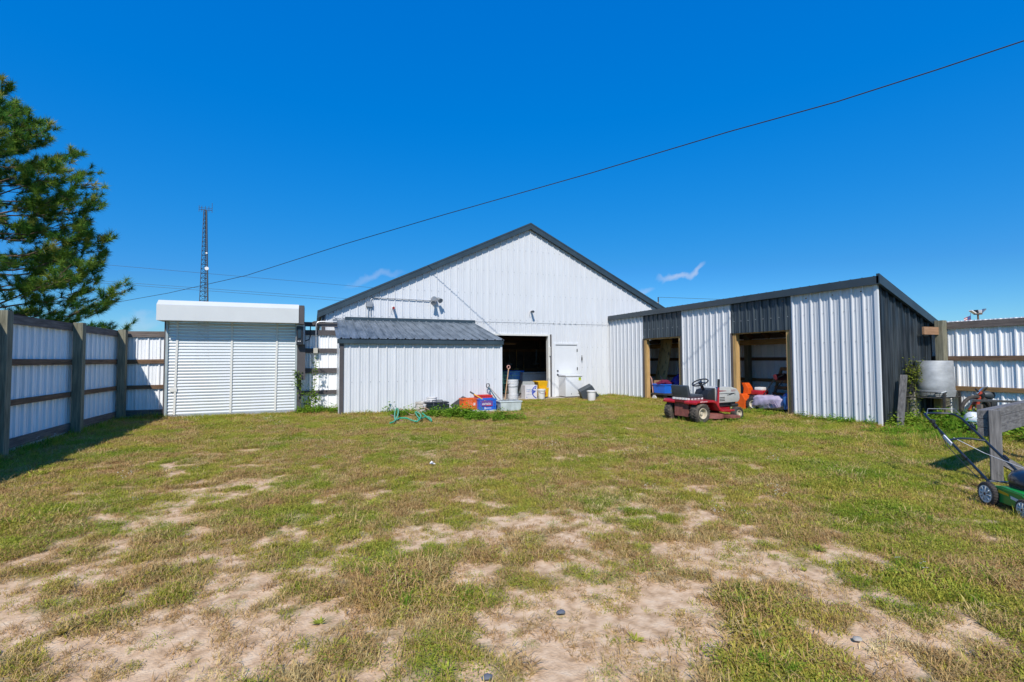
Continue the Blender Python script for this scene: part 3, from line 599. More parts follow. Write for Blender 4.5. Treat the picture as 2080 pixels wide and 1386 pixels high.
# ------------------------------------------------------------------ riding mower
pr1, pf1 = PZ(1424, 861), PZ(1494, 851)
ryaw = R(5); org = Vector((pr1[0], pr1[1], 0))+Vector((-math.sin(ryaw), math.cos(ryaw), 0))*.40; org.x -= .0
tr = thing('riding_mower', 'red riding lawn mower with grey hood and black seat', 'riding mower', (org.x, org.y, gz(org.x, org.y)-.01), ryaw)
for s in (-1, 1):
    wheel(tr, (0, s*.37, .225), .225, .21, dusty_rubber, cream_rim, .115, s, 0, 22)
    wheel(tr, (1.24, s*.33, .155), .155, .14, rubber, cream_rim, .08, s, 0, 0)
mb = MB(); mb.box((.62, 0, .27), (1.25, .3, .09)); mb.beam((1.24, -.30, .19), (1.24, .30, .19), .05, .06); mb.beam((0, -.3, .22), (0, .3, .22), .06, .06); mb.build('chassis', red_paint, tr, local=True)
mb = MB(); mb.prism([(-.15, .14), (-.11, .14), (-.11, .45), (-.15, .45)], 'y', -.2, .2); mb.build('rear_plate', rust_red, tr, local=True)
for s in (-1, 1):
    prof = [(-.22, .425), (-.22, .47), (-.18, .505), (.30, .505), (.42, .47), (.54, .30), (.60, .275), (.98, .27), (.98, .235), (.58, .235), (.50, .27), (.38, .425), (.28, .455), (-.16, .455)]
    mb = MB(); mb.prism(prof, 'y', s*.14, s*.48); mb.build('fender', red_paint, tr, True, local=True, bevel=.008)
mb = MB(); mb.box((.04, 0, .48), (.50, .27, .06)); mb.box((.45, 0, .4), (.3, .27, .2)); mb.build('tunnel', M('maroon_paint', (.16, .012, .016), .4), tr, local=True)
mb = MB()
for k in range(5): mb.box((-.195, -.17+.085*k, .53), (.02, .06, .045))
for k in range(5): mb.box((-.14+.1*k, -.2, .53), (.06, .02, .04))
mb.build('warning_label', bucket_w, tr, local=True)
mb = MB(); mb.box((.07, 0, .58), (.42, .46, .075)); mb.build('seat', charcoal, tr, True, local=True, bevel=.028)
mb = MB(); mb.box((0, 0, .12), (.09, .47, .27)); mb.xf(Matrix.Translation((-.14, 0, .575)) @ Matrix.Rotation(R(-12), 4, 'Y')); mb.build('backrest', charcoal, tr, True, local=True, bevel=.034)
mb = MB(); mb.prism([(.46, .45), (.72, .45), (.80, .70), (.76, .745), (.52, .70), (.47, .62)], 'y', -.19, .19); mb.build('dashboard', black_pl, tr, True, local=True, bevel=.02)
mb = MB(); mb.tube([(.56, 0, .68), (.46, 0, .845)], .035, 12); mb.build('steering_column', black_pl, tr, True, local=True)
mb = MB(); mb.tube([(.175*math.cos(a), .175*math.sin(a), 0) for a in np.linspace(0, 2*math.pi, 32, endpoint=False)], .016, 8, True)
for a in (.5, 2.6, 4.7): mb.beam((0, 0, 0), (.17*math.cos(a), .17*math.sin(a), 0), .03, .012)
mb.lathe([(0, .015), (.045, .012), (.05, -.01), (0, -.01)], (0, 0, 0), 'z', 14)
mb.xf(Matrix.Translation((.445, 0, .865)) @ Matrix.Rotation(R(-25), 4, 'Y')); mb.build('steering_wheel', black_pl, tr, True, local=True)
mb = MB(); hp = [(.70, .40), (1.40, .40), (1.47, .46), (1.46, .60), (1.36, .715), (1.20, .755), (.78, .765), (.70, .735)]
mb.prism(hp, 'y', -.25, .25); hood = mb.build('hood', grey_paint, tr, True, local=True, bevel=.035)
mb = MB(); mb.prism([(1.474, .49), (1.482, .49), (1.475, .60), (1.467, .60)], 'y', -.2, .2); mb.build('grille', black_pl, hood, local=True)
for k in range(3):
    mb = MB(); mb.box((.86, -.2515, .455+.035*k), (.17, .004, .014)); mb.build('vent_slot', black_pl, hood, local=True)
for k in range(3):
    mb = MB(); mb.box((1.08+.06*k, -.2515, .575+.012*k), (.12, .004, .012)); mb.build('vent_slot', black_pl, hood, local=True)
mb = MB(); mb.box((1.0, -.2517, .61), (.55, .003, .010)); mb.box((1.29, -.2517, .585), (.012, .003, .05)); mb.build('stripe', black_pl, hood, local=True)
glyphs((1.17, -.2518, .665), (1, 0, 0), (0, 0, 1), 6, .024, .03, 3).build('lettering', M('mark_red', (.25, .02, .03), .5), hood, local=True)
glyphs((1.17, -.2518, .645), (1, 0, 0), (0, 0, 1), 9, .012, .014, 4).build('lettering', MAT['mark_red'], hood, local=True)
mb = MB(); mb.prism([(.72, .655), (1.0, .665), (1.0, .675), (.72, .69)], 'y', -.2518, -.2508); mb.build('stripe', MAT['mark_red'], hood, local=True)
mb = MB(); mb.box((1.06, 0, .355), (.66, .36, .085)); mb.tube([(1.2, -.2, .33), (1.42, -.2, .33)], .04, 10); mb.build('engine', dark_metal, tr, local=True, bevel=.01)
mb = MB(); mb.beam((.66, -.30, .28), (.70, -.30, .93), .045, .014, up=(0, 1, 0)); lev = mb.build('lift_lever', red_paint, tr, local=True)
mb = MB(); mb.beam((.688, -.30, .76), (.699, -.30, .945), .05, .024, up=(0, 1, 0)); mb.build('grip', black_pl, lev, local=True, bevel=.005)
mb = MB(); mb.lathe([(0, .20), (.20, .20), (.25, .185), (.27, .09), (.265, .085)], (.56, -.2, 0), 'z', 24); mb.lathe([(0, .20), (.20, .20), (.25, .185), (.27, .09), (.265, .085)], (.72, .2, 0), 'z', 24)
mb.prism([(.66, .16), (.98, .15), (.98, .10), (.66, .10)], 'y', -.62, -.30); mb.build('mower_deck', rust_red, tr, True, local=True)
glyphs((-.1, -.4802, .47), (1, 0, 0), (0, 0, 1), 8, .022, .022, 9).build('lettering', bucket_w, tr, local=True)

# ------------------------------------------------------------------ push mower
ang = math.atan2(-.83, -.557); nw = Vector((5.876, 2.56, 0)); lf = Vector((-math.sin(ang), math.cos(ang), 0)); mo = nw+lf*.24
pm = thing('push_mower', 'green walk behind lawn mower with white spoked wheels and black handle', 'push mower', (mo.x, mo.y, gz(mo.x, mo.y)), ang)
rust_hub = M('rusty_hub', (.16, .06, .035), .8)
for s in (-1, 1):
    wheel(pm, (0, s*.24, .108), .108, .05, rubber, white_rim, .078, s, 9, 28, rust_hub)
    wheel(pm, (.43, s*.25, .085), .085, .045, rubber, white_rim, .062, s, 9, 24, rust_hub)
mb = MB(); mb.prism([(-.06, .09), (.0, .19), (.12, .215), (.38, .205), (.50, .16), (.53, .06), (.50, .05), (.46, .14), (.0, .15), (-.05, .08)], 'y', -.215, .215); deck = mb.build('deck', green_paint, pm, True, local=True, bevel=.012)
mb = MB(); mb.prism([(-.02, .07), (.44, .06), (.46, .13), (.36, .19), (.05, .20), (.0, .16)], 'y', -.222, -.2155); mb.build('deck_skirt', green_paint, deck, local=True)
mb = MB(); mb.prism([(.10, .15), (.22, .145), (.22, .165), (.10, .175)], 'y', -.2255, -.2225); mb.build('decal', yellow_pl, deck, local=True)
mb = MB(); mb.prism([(.24, .13), (.40, .11), (.40, .135), (.24, .155)], 'y', -.2255, -.2225); mb.build('decal', bucket_w, deck, local=True)
mb = MB(); mb.box((.22, 0, .235), (.28, .26, .07)); mb.build('engine', dark_metal, pm, local=True, bevel=.01)
mb = MB(); mb.lathe([(0, .37), (.10, .368), (.15, .345), (.175, .30), (.178, .26), (.16, .255)], (0, 0, 0), 'z', 28); mb.xf(Matrix.Translation((.22, 0, 0)) @ Matrix.Diagonal((1.25, 1.0, 1, 1))); mb.build('engine_shroud', M('shroud', (.012, .018, .03), .28, coat=.3), pm, True, local=True)
mb = MB(); mb.lathe([(0, .395), (.05, .395), (.06, .365)], (.22, 0, 0), 'z', 16); mb.build('recoil_cap', charcoal, pm, True, local=True)
hb = [(-.03, -.16, .14), (-.12, -.165, .21), (-.98, -.165, .70), (-1.07, -.15, .735), (-1.10, -.11, .745), (-1.10, .11, .745), (-1.07, .15, .735), (-.98, .165, .70), (-.12, .165, .21), (-.03, .16, .14)]
mb = MB(); mb.tube(hb, .0125, 10); han = mb.build('handle', M('handle_black', (.012, .02, .03), .35), pm, True, local=True)
mb = MB(); mb.tube([(-.64, -.16, .51), (-.66, -.05, .525), (-.66, .05, .525), (-.64, .16, .51)], .011, 8); mb.build('crossbar', MAT['handle_black'], han, True, local=True)
mb = MB(); mb.tube([(-1.0, -.165, .74), (-1.06, -.12, .80), (-1.06, .14, .80), (-1.0, .165, .74)], .004, 6); mb.build('bail_lever', steel_g, han, local=True)
mb = MB(); mb.beam((-.58, -.18, .472), (-.70, -.18, .54), .012, .035); mb.build('decal', bucket_w, han, local=True)
for x, z in ((-.84, .63), (-.40, .375)):
    for s in (-1, 1): mb = MB(); mb.box((x, s*.178, z), (.06, .022, .035), rotm(30, 'Y')); mb.build('clamp', black_pl, han, local=True)
mb = MB(); mb.box((-.86, -.19, .68), (.05, .035, .04)); mb.build('throttle', black_pl, han, local=True, bevel=.006)
mb = MB(); mb.tube([(-.68, -.1, .53), (-.4, 0, .42), (.1, .02, .36)], .003, 5); mb.build('pull_cord', bucket_w, pm, local=True)
mb = MB(); mb.tube([(-.84, -.17, .64), (-.6, -.2, .44), (-.2, -.2, .22), (.05, -.1, .22)], .004, 5); mb.build('cable', black_pl, pm, local=True)
mb = MB(); mb.tube([(-.13, -.17, .2), (-.02, 0, .22), (.03, .15, .2)], .006, 5); mb.build('brace', steel_g, pm, local=True)

# ------------------------------------------------------------------ timber barrier on the right
pb = PZ(2026, 986); rgt = Vector(_r0); 
tb = thing('timber_barrier', 'weathered grey timber post with three stacked planks', 'timber barrier', (pb[0], pb[1], gz(pb[0], pb[1])))
ptop = float(PW(2024, 834, float((Vector(pb)-Vector(CAM)).dot(Vector(_f))))[2])
post_r = Matrix.Rotation(R(-58), 3, 'Z')
mb = MB(); mb.box((pb[0], pb[1], ptop/2-.05), (.10, .055, ptop+.1), post_r); mb.build('post', SW['z'], tb, bevel=.005)
pdir = Vector((.985, .17, 0)).normalized(); nrm = Vector((-.17, .985, 0)).normalized()
for k in range(3):
    p0 = Vector((pb[0], pb[1], 0))+nrm*.10+pdir*.0; z = ptop-.055-.098*k
    mb = MB(); mb.beam((p0.x, p0.y, z+.0), (p0.x+pdir.x*2.2, p0.y+pdir.y*2.2, z+.02), .09, .094); mb.build('plank', SW['x'], tb, bevel=.004)
mb = MB(); mb.beam((pb[0]+.06, pb[1]+.03, .30), (pb[0]+.50, pb[1]-.17, .02), .04, .10); mb.build('brace', SW['x'], tb)
for k in (1.95,):
    p0 = Vector((pb[0], pb[1], 0))+pdir*k; mb = MB(); mb.box((p0.x, p0.y, ptop/2-.05), (.09, .09, ptop+.1)); mb.build('post', SW['z'], tb)

# ------------------------------------------------------------------ chest freezer, bin and bucket by the entry door
def freezer(x0, x1, y0, y1, z0, h, label, m, name='chest_freezer'):
    t_ = thing(name, label, 'freezer', ((x0+x1)/2, (y0+y1)/2, z0))
    mb = MB(); mb.bx(x0, x1, y0, y1, z0+.03, z0+h-.075); mb.build('cabinet', m, t_, True, bevel=.015)
    mb = MB(); mb.bx(x0-.008, x1+.008, y0-.02, y1, z0+h-.06, z0+h); mb.build('lid', m, t_, True, bevel=.016)
    mb = MB(); mb.bx(x0+.01, x1-.01, y0+.012, y1-.01, z0+h-.077, z0+h-.058); mb.build('gasket', charcoal, t_)
    mb = MB(); mb.bx(x0+.03, x1-.03, y0+.03, y1-.03, z0, z0+.032); mb.build('base', black_pl, t_)
    return t_
AZ = .046
f0 = PY(1150, 818, 15.22); fx1 = float(PY(1183.5, 800, 15.22)[0]); fx0 = float(PY(1149, 800, 15.22)[0])
fz = freezer(fx0, fx1, 15.22, 15.74, AZ, .80, 'white chest freezer with yellow sticker in front of the entry door', white_paint)
mb = MB(); mb.bx(fx1-.16, fx1-.06, 15.213, 15.2195, AZ+.60, AZ+.71); st = mb.build('sticker', M('sticker_yellow', (.55, .62, .03), .5), fz)
mb = MB(); mb.bx(fx1-.15, fx1-.07, 15.2105, 15.2128, AZ+.67, AZ+.70); mb.build('sticker_print', M('print_green', (.05, .12, .03), .6), fz)
mb = MB(); mb.bx(fx1-.20, fx1-.06, 15.213, 15.2195, AZ+.13, AZ+.145); mb.build('badge', charcoal, fz)
mb = MB(); mb.bx(fx0+.22, fx0+.235, 15.213, 15.2195, AZ+.10, AZ+.15); mb.build('drain_plug', charcoal, fz)
bpz = PZ(1203, 814); 
t_ = thing('storage_bin', 'dark slate plastic bin tipped over behind a white pail', 'bin', (bpz[0], bpz[1]+.3, gz(bpz[0], bpz[1])), 0)
mb = MB(); mb.box((0, 0, .2), (.46, .38, .40), taper=1.22); mb.f.pop(1); mb.xf(Matrix.Translation((.05, .10, .25)) @ Matrix.Rotation(R(152), 4, 'Y') @ Matrix.Rotation(R(18), 4, 'Z') @ Matrix.Translation((0, 0, -.2))); mb.build('body', charcoal, t_, local=True)
mb = MB()
for s in (-1, 1): mb.box((0, s*.23, .40), (.58, .03, .04)); mb.box((s*.28, 0, .40), (.03, .43, .04))
mb.xf(Matrix.Translation((.05, .10, .25)) @ Matrix.Rotation(R(152), 4, 'Y') @ Matrix.Rotation(R(18), 4, 'Z') @ Matrix.Translation((0, 0, -.2))); mb.build('rim', charcoal, t_, local=True)
b0 = PZ(1198, 815.5); b0z = gz(b0[0], b0[1])
bucket((b0[0], b0[1]-.12, b0z), .14, .36, 'square-shouldered white pail with its lid askew beside the freezer', lid=True, rings=(.9,))
# ------------------------------------------------------------------ things in the barn doorway
def at_floor(x, y, z=AZ): p = PZ(x, y, z); return (float(p[0]), float(p[1]), z)
p = PZ(1042, 829); g0 = gz(p[0], p[1])
for k in range(4):
    bucket((p[0]+random.uniform(-.008, .008), p[1], g0+.055*k+(.30 if k >= 2 else 0)), .145+.002*k, .36, ('lowest', 'second lowest', 'third', 'topmost')[k]+' white bucket of the nested stack at the doorway', group='nested bucket stack', rings=(.9, .8, .7))
c = at_floor(1079, 810.5); bw = .46
t_ = thing('carton', 'white cardboard carton with a big blue swirl standing in the doorway', 'carton', c, 0)
mb = MB(); mb.box((0, .16, .235), (bw, .32, .47)); mb.build('box', M('carton_white', (.66, .64, .66), .8), t_, local=True)
mb = MB()
cx, cz, r1, r2 = .26, .235, .20, .235
pts = []
for k in range(12):
    a0, a1 = R(105+k*12.5), R(105+(k+1)*12.5)
    q_ = [(cx+r2*math.cos(a0), cz+r2*math.sin(a0)), (cx+r2*math.cos(a1), cz+r2*math.sin(a1)), (cx+r1*math.cos(a1), cz+r1*math.sin(a1)), (cx+r1*math.cos(a0), cz+r1*math.sin(a0))]
    mb.quad(*[(min(x, bw/2-.002), -.003, z) for x, z in q_])
mb.quad((.07, -.003, .30), (.19, -.003, .27), (.07, -.003, .16)); mb.quad((.10, -.003, .33), (.21, -.003, .43), (.18, -.003, .34))
mb.build('swirl_print', M('print_blue', (.02, .06, .42), .6), t_, local=True)
glyphs((-.17, -.003, .30), (1, 0, 0), (0, 0, 1), 6, .03, .03, 21).build('lettering', M('print_teal', (.05, .25, .45), .6), t_, local=True)
glyphs((-.17, -.003, .25), (1, 0, 0), (0, 0, 1), 5, .034, .025, 22).build('lettering', MAT['print_blue'], t_, local=True)
glyphs((-.17, -.003, .14), (1, 0, 0), (0, 0, 1), 8, .022, .02, 23).build('lettering', M('print_grey', (.25, .3, .32), .6), t_, local=True)
glyphs((-.18, -.003, .03), (1, 0, 0), (0, 0, 1), 1, .05, .05, 24).build('lettering', MAT['print_blue'], t_, local=True)
c = at_floor(1100, 811); bucket(c, .125, .33, 'white lidded bucket standing between the carton and the yellow mop bucket', lid=True, rings=(.82,))
c = at_floor(1109.5, 809); t_ = thing('mop_bucket', 'bright yellow mop bucket with wringer just inside the doorway', 'mop bucket', (c[0]-.06, c[1]+.25, c[2]), 0)
mb = MB(); mb.box((0, 0, .20), (.30, .42, .32), taper=1.2); mb.build('tub', yellow_pl, t_, local=True, bevel=.02)
mb = MB(); mb.box((-.02, .0, .46), (.30, .30, .2), taper=1.25); mb.box((-.05, 0, .58), (.44, .34, .03)); mb.build('wringer', yellow_pl, t_, local=True, bevel=.01)
mb = MB(); mb.disc((-.0, -.262, .18), .05, 'y', 16); mb.build('badge', M('badge_red', (.5, .05, .02), .5), t_, local=True)
for sx, sy in ((-.1, -.15), (.1, -.15), (-.1, .15), (.1, .15)):
    mb = MB(); mb.lathe([(0, -.012), (.03, -.012), (.03, .012), (0, .012)], (sx, sy, .03), 'y', 10); mb.build('caster', charcoal, t_, local=True)
z0 = AZ+.004
freezer(7.55, 8.75, BY+1.5, BY+2.2, z0, .86, 'grey chest freezer standing in the gloom inside the barn', M('freezer_grey', (.42, .45, .46), .45))
# shopping cart
c = (6.72, BY+.95, z0); t_ = thing('shopping_cart', 'green wire shopping cart inside the barn doorway', 'shopping cart', c, R(20)); cm = M('cart_green', (.05, .16, .15), .4, .3)
mb = MB()
for z, k in ((.48, .82), (.62, .9), (.76, .96), (.9, 1.0)): mb.tube([(-.4*k, -.25*k, z), (.4*k, -.25*k, z), (.4*k, .25*k, z), (-.4*k, .25*k, z)], .006, 5, True)
for s in np.linspace(-1, 1, 11):
    for y in (-1, 1): mb.tube([(s*.33, y*.205, .48), (s*.4, y*.25, .9)], .0035, 4)
    mb.tube([(s*.33, -.205, .48), (s*.33, .205, .48)], .0035, 4)
for s in np.linspace(-1, 1, 7):
    for x in (-1, 1): mb.tube([(x*.33, s*.205, .48), (x*.4, s*.25, .9)], .0035, 4)
mb.build('basket', cm, t_, local=True)
mb = MB()
for y in (-.2, .2): mb.tube([(-.48, y, 1.0), (-.40, y, .48), (-.36, y, .16), (.36, y, .14)], .012, 6)
mb.tube([(-.48, -.22, 1.0), (-.48, .22, 1.0)], .015, 8); mb.build('frame', cm, t_, local=True)
for x in (-.36, .36):
    for y in (-.2, .2): mb = MB(); mb.lathe([(0, -.014), (.055, -.014), (.055, .014), (0, .014)], (x, y, .056), 'y', 14); mb.build('caster', charcoal, t_, local=True)
tote((7.35, BY+2.0, z0+.55), (.62, .42, .34), tote_blue, 'bright blue storage tote on a stand inside the barn', lidm=tote_blue)
mb = MB(); mb.bx(6.95, 7.75, BY+1.7, BY+2.3, z0+.5, z0+.545)
for x in (7.0, 7.7):
    for y in (BY+1.75, BY+2.25): mb.bx(x-.025, x+.025, y-.025, y+.025, z0, z0+.5)
one(mb, 'tote_stand', int_dark, 'low dark wooden stand under the blue tote inside the barn', 'stand', (7.35, BY+2, z0))
mb = MB(); mb.lathe([(0, 0), (.28, 0), (.29, .3), (.30, .32), (.29, .34), (.29, .6), (.28, .85), (0, .87)], (6.1, BY+2.1, z0), 'z', 24); one(mb, 'barrel', M('barrel_blue', (.015, .10, .16), .4), 'dark teal plastic barrel deep inside the barn', 'barrel', (6.1, BY+2.1, z0), smooth=True)
mb = MB(); mb.box((6.35, BY+1.75, z0+1.0), (.36, .3, .18)); one(mb, 'storage_box', bucket_w, 'pale box resting on the dark cabinet inside the barn', 'box', (6.35, BY+1.75, z0+.91), bevel=.01)
mb = MB(); mb.box((6.35, BY+1.8, z0+.455), (.5, .4, .90)); one(mb, 'cabinet', charcoal, 'small dark cabinet inside the barn holding a pale box', 'cabinet', (6.35, BY+1.8, z0))
mb = MB(); mb.box((5.75, BY+.75, z0+.2), (.7, .5, .40)); one(mb, 'storage_box', M('crimson_box', (.16, .02, .03), .6), 'dark crimson box on the barn floor behind the bucket stack', 'box', (5.75, BY+.75, z0), bevel=.01)
# round-handled shovel in the doorway
pA, pB = Vector(PY(1033, 746, BY-.10)), Vector(PY(1024.5, 815, BY-.35))
t_ = thing('shovel', 'wooden shaft shovel with a pink ring handle leaning in the doorway', 'shovel', pB)
mb = MB(); mb.tube([pB+Vector((0, 0, -.1)), pA-Vector((0, 0, .06))], .019, 8); mb.build('shaft', M('shaft_wood', (.48, .31, .18), .7, 0, .2, 6, (4, 4, .6)), t_, True)
mb = MB(); mb.tube([pA+Vector((.055*math.cos(a), 0, .055*math.sin(a))) for a in np.linspace(0, 2*math.pi, 20, endpoint=False)], .016, 8, True); mb.build('grip', shoe_pink, t_, True)
mb = MB(); bl = pB+Vector((0, 0, -.1)); mb.quad(bl+Vector((-.1, 0, 0)), bl+Vector((.1, 0, 0)), bl+Vector((.09, -.03, -.2)), bl+Vector((0, -.04, -.26)), bl+Vector((-.09, -.03, -.2))); mb.build('blade', dark_metal, t_)
# ------------------------------------------------------------------ junk along the lean-to
JY = 12.55
def gp(x, y): p = PZ(x, y); return (float(p[0]), float(p[1]), gz(p[0], p[1]))
# pale plank under the crates
p0, p1 = PY(938, 838, 12.25), PY(1003, 842, 12.25)
mb = MB(); mb.bx(p0[0]-.05, p1[0]+.02, 12.05, 12.75, .0, .075); one(mb, 'plank_slab', M('pale_slab', (.50, .49, .46), .85, 0, .12, 8, bump=.1), 'pale flat slab lying under the orange and blue crates', 'slab', ((p0[0]+p1[0])/2, 12.4, 0), bevel=.008)
zc = .078
cxa = float(PY(955, 820, 12.35)[0])
t1, L, Wd, H = crate('milk_crate', (cxa, 12.50, zc), (.40, .36, .29), orange_pl, 'orange lattice crate on the pale slab beside the blue crate', R(2))
mb = MB()
for a in range(6): mb.beam((.10, -.184, .15), (.10+.045*math.cos(a*math.pi/3), -.184, .15+.045*math.sin(a*math.pi/3)), .002, .012, up=(0, 0, 1))
mb.build('emblem', bucket_w, t1, local=True)
cxb = float(PY(989, 822, 12.22)[0])
t2, L, Wd, H = crate('milk_crate', (cxb, 12.33, zc), (.48, .38, .28), blue_pl, 'blue crate with a printed label on the pale slab', R(-2))
mb = MB(); mb.bx(-.17, .14, -.199, -.196, .10, .235); mb.build('label_panel', M('label_purple', (.14, .06, .24), .5), t2, local=True)
glyphs((-.15, -.2005, .135), (1, 0, 0), (0, 0, 1), 6, .032, .05, 31).build('lettering', bucket_w, t2, local=True)
mb = MB(); mb.bx(-.05, .12, -.201, -.1995, .108, .125); mb.build('label_stripe', red_pl, t2, local=True)
glyphs((-.05, -.1935, .03), (1, 0, 0), (0, 0, 1), 7, .018, .03, 32).build('lettering', bucket_w, t2, local=True)
mb = MB(); mb.bx(-.085, -.06, -.194, -.191, .02, .075); mb.build('emblem', bucket_w, t2, local=True)
cxr = float(PY(982, 812, 12.75)[0]); t3, L, Wd, H = crate('milk_crate', (cxr, 12.78, .02), (.42, .32, .40), red_pl, 'tall red crate behind the blue crate against the lean-to', 0)
# yellow handled tool stuck in the crates
a, b_ = Vector(PY(954.5, 796, 12.45)), Vector(PY(981, 812, 12.30)); d_ = b_-a
t_ = thing('hand_tool', 'yellow shafted tool with black grip poking out of the crates', 'tool', b_)
mb = MB(); mb.tube([a+d_*.3, b_+d_*.35], .014, 8); mb.build('shaft', yellow_pl, t_, True)
mb = MB(); mb.tube([a, a+d_*.32], .020, 8); mb.build('grip', black_pl, t_, True)
# grey scoop shovel leaning on the lean-to corner
a, b_, c = Vector(PY(990.5, 780, 12.85)), Vector(PY(1017, 812, 12.55)), Vector(PY(1029, 826, 12.42))
t_ = thing('shovel', 'grey scoop shovel leaning against the lean-to corner', 'shovel', c)
mb = MB(); mb.tube([a+Vector((.02, 0, -.06)), c], .016, 8); mb.build('shaft', M('shaft_grey', (.34, .30, .27), .6), t_, True)
mb = MB(); mb.tube([a+Vector((-.03, 0, .0)), a+Vector((-.03, 0, -.09)), a+Vector((.03, 0, -.13)), a+Vector((.06, 0, -.07)), a+Vector((.04, 0, .0))], .014, 8, True); mb.build('grip', black_pl, t_, True)
s0 = Vector(PY(1004, 828, 12.40)); s1 = Vector(PY(1018, 813, 12.55)); s2 = Vector(PY(1031, 828, 12.36))
mb = MB(); nn = Vector((0, -.03, 0)); mb.quad(s0, s1, s2, Vector(PY(1020, 836, 12.32))); mb.quad(s0+nn, s1+nn, s2+nn, Vector(PY(1020, 836, 12.32))+nn); mb.build('blade', M('blade_grey', (.22, .24, .26), .5, .4), t_)
# second dark-teal shaft shovel
a, b_ = Vector(PY(992, 786, 12.8)), Vector(PY(1014, 820, 12.5)); t_ = thing('shovel', 'teal shafted shovel crossing behind the grey scoop shovel', 'shovel', b_)
mb = MB(); mb.tube([a, b_], .015, 8); mb.build('shaft', M('shaft_teal', (.04, .12, .15), .5), t_, True)
mb = MB(); mb.box(b_+Vector((.02, 0, -.13)), (.2, .02, .26), Matrix.Rotation(R(25), 3, 'Y')); mb.build('blade', steel_g, t_)
# frosted plastic bin with green stain
p0 = PY(1016, 851, 12.02); p1 = PY(1060, 851, 12.02); wfb = float(p1[0]-p0[0])
t_ = thing('storage_bin', 'cloudy translucent bin with green grime upside down in the weeds', 'bin', ((p0[0]+p1[0])/2, 12.2, 0), R(-3))
mb = MB(); mb.box((0, 0, .15), (wfb*.86, .40, .30), taper=1.14); mb.build('body', M('frosted', (.50, .55, .52), .45, 0, .25, 7, (1, 1, .5), 0, (.62, .68, .66)), t_, local=True, bevel=.02)
mb = MB(); mb.box((0, 0, .285), (wfb*1.02, .48, .03)); mb.build('rim', M('frosted_rim', (.55, .60, .58), .4), t_, local=True, bevel=.01)
mb = MB(); mb.prism([(-.04, .03), (.12, .03), (.2, .2), (.14, .26), (.0, .24)], 'y', -.229, -.226); 
# black trunk-like tote
p0, p1 = PY(865, 838, 12.35), PY(912, 838, 12.35)
wv = float(p1[0]-p0[0]); t_ = thing('storage_chest', 'black ridged plastic chest with a carry handle in the weeds', 'chest', ((p0[0]+p1[0])/2, 12.5, .03), R(2))
mb = MB(); mb.prism([(-.17, 0), (.17, 0), (.19, .08), (.19, .13), (.17, .15), (.19, .17), (.19, .23), (-.19, .23), (-.19, .17), (-.17, .15), (-.19, .13), (-.19, .08)], 'x', -wv/2, wv/2); mb.build('body', M('trunk_black', (.02, .026, .03), .35), t_, local=True, bevel=.01)
mb = MB(); mb.box((0, 0, .265), (wv*.98, .36, .04)); mb.build('lid', black_pl, t_, local=True, bevel=.012)
mb = MB(); mb.tube([(-.14, -.12, .28), (-.13, -.12, .33), (.13, -.12, .33), (.14, -.12, .28)], .012, 8); mb.build('handle', charcoal, t_, local=True)
for x in (-.12, .14): mb = MB(); mb.box((x, -.195, .235), (.012, .01, .07)); mb.build('latch', steel_g, t_, local=True)
mb = MB(); mb.box((-wv/2-.004, -.1, .12), (.012, .06, .05)); mb.build('reflector', red_pl, t_, local=True)
# dark slatted panel leaning
p0 = Vector(PY(917, 823, 12.7)); p1 = Vector(PY(945, 806, 12.85)); 
mb = MB(); q0, q1, q2, q3 = Vector(PY(915, 824, 12.6)), Vector(PY(941, 805, 12.85)), Vector(PY(948, 808, 12.8)), Vector(PY(945, 838, 12.6)); thk = Vector((.0, .05, .0))
mb.quad(q0, q1, q2, q3, Vector(PY(930, 838, 12.55))); mb.quad(*[v_+thk for v_ in (q0, q1, q2, q3, Vector(PY(930, 838, 12.55)))])
for u_, v_ in ((q0, q1), (q1, q2), (q2, q3)): mb.quad(u_, v_, v_+thk, u_+thk)
one(mb, 'leaning_panel', M('panel_dark', (.05, .055, .055), .6, 0, .3, 14), 'dark plastic panel leaning behind the orange crate', 'panel', (q3.x, q3.y, 0))
# two white buckets in the weeds
p = PY(877, 826, 12.72); bucket((p[0], 12.72, .02), .135, .40, 'tall white bucket behind the black chest', rings=(.86, .72))
p = PY(857, 832, 12.62); bucket((p[0]-.02, 12.66, .02), .14, .29, 'stained short white bucket among the weeds left of the black chest', m=M('bucket_stained', (.60, .52, .42), .5, 0, .2, 6, col2=(.72, .70, .66)), rings=(.85, .65, .45))
p = PY(866, 832, 12.55); bucket((p[0]+.03, 12.5, .01), .12, .26, 'dull white bucket squeezed between two others and the black chest', rings=(.85, .6))
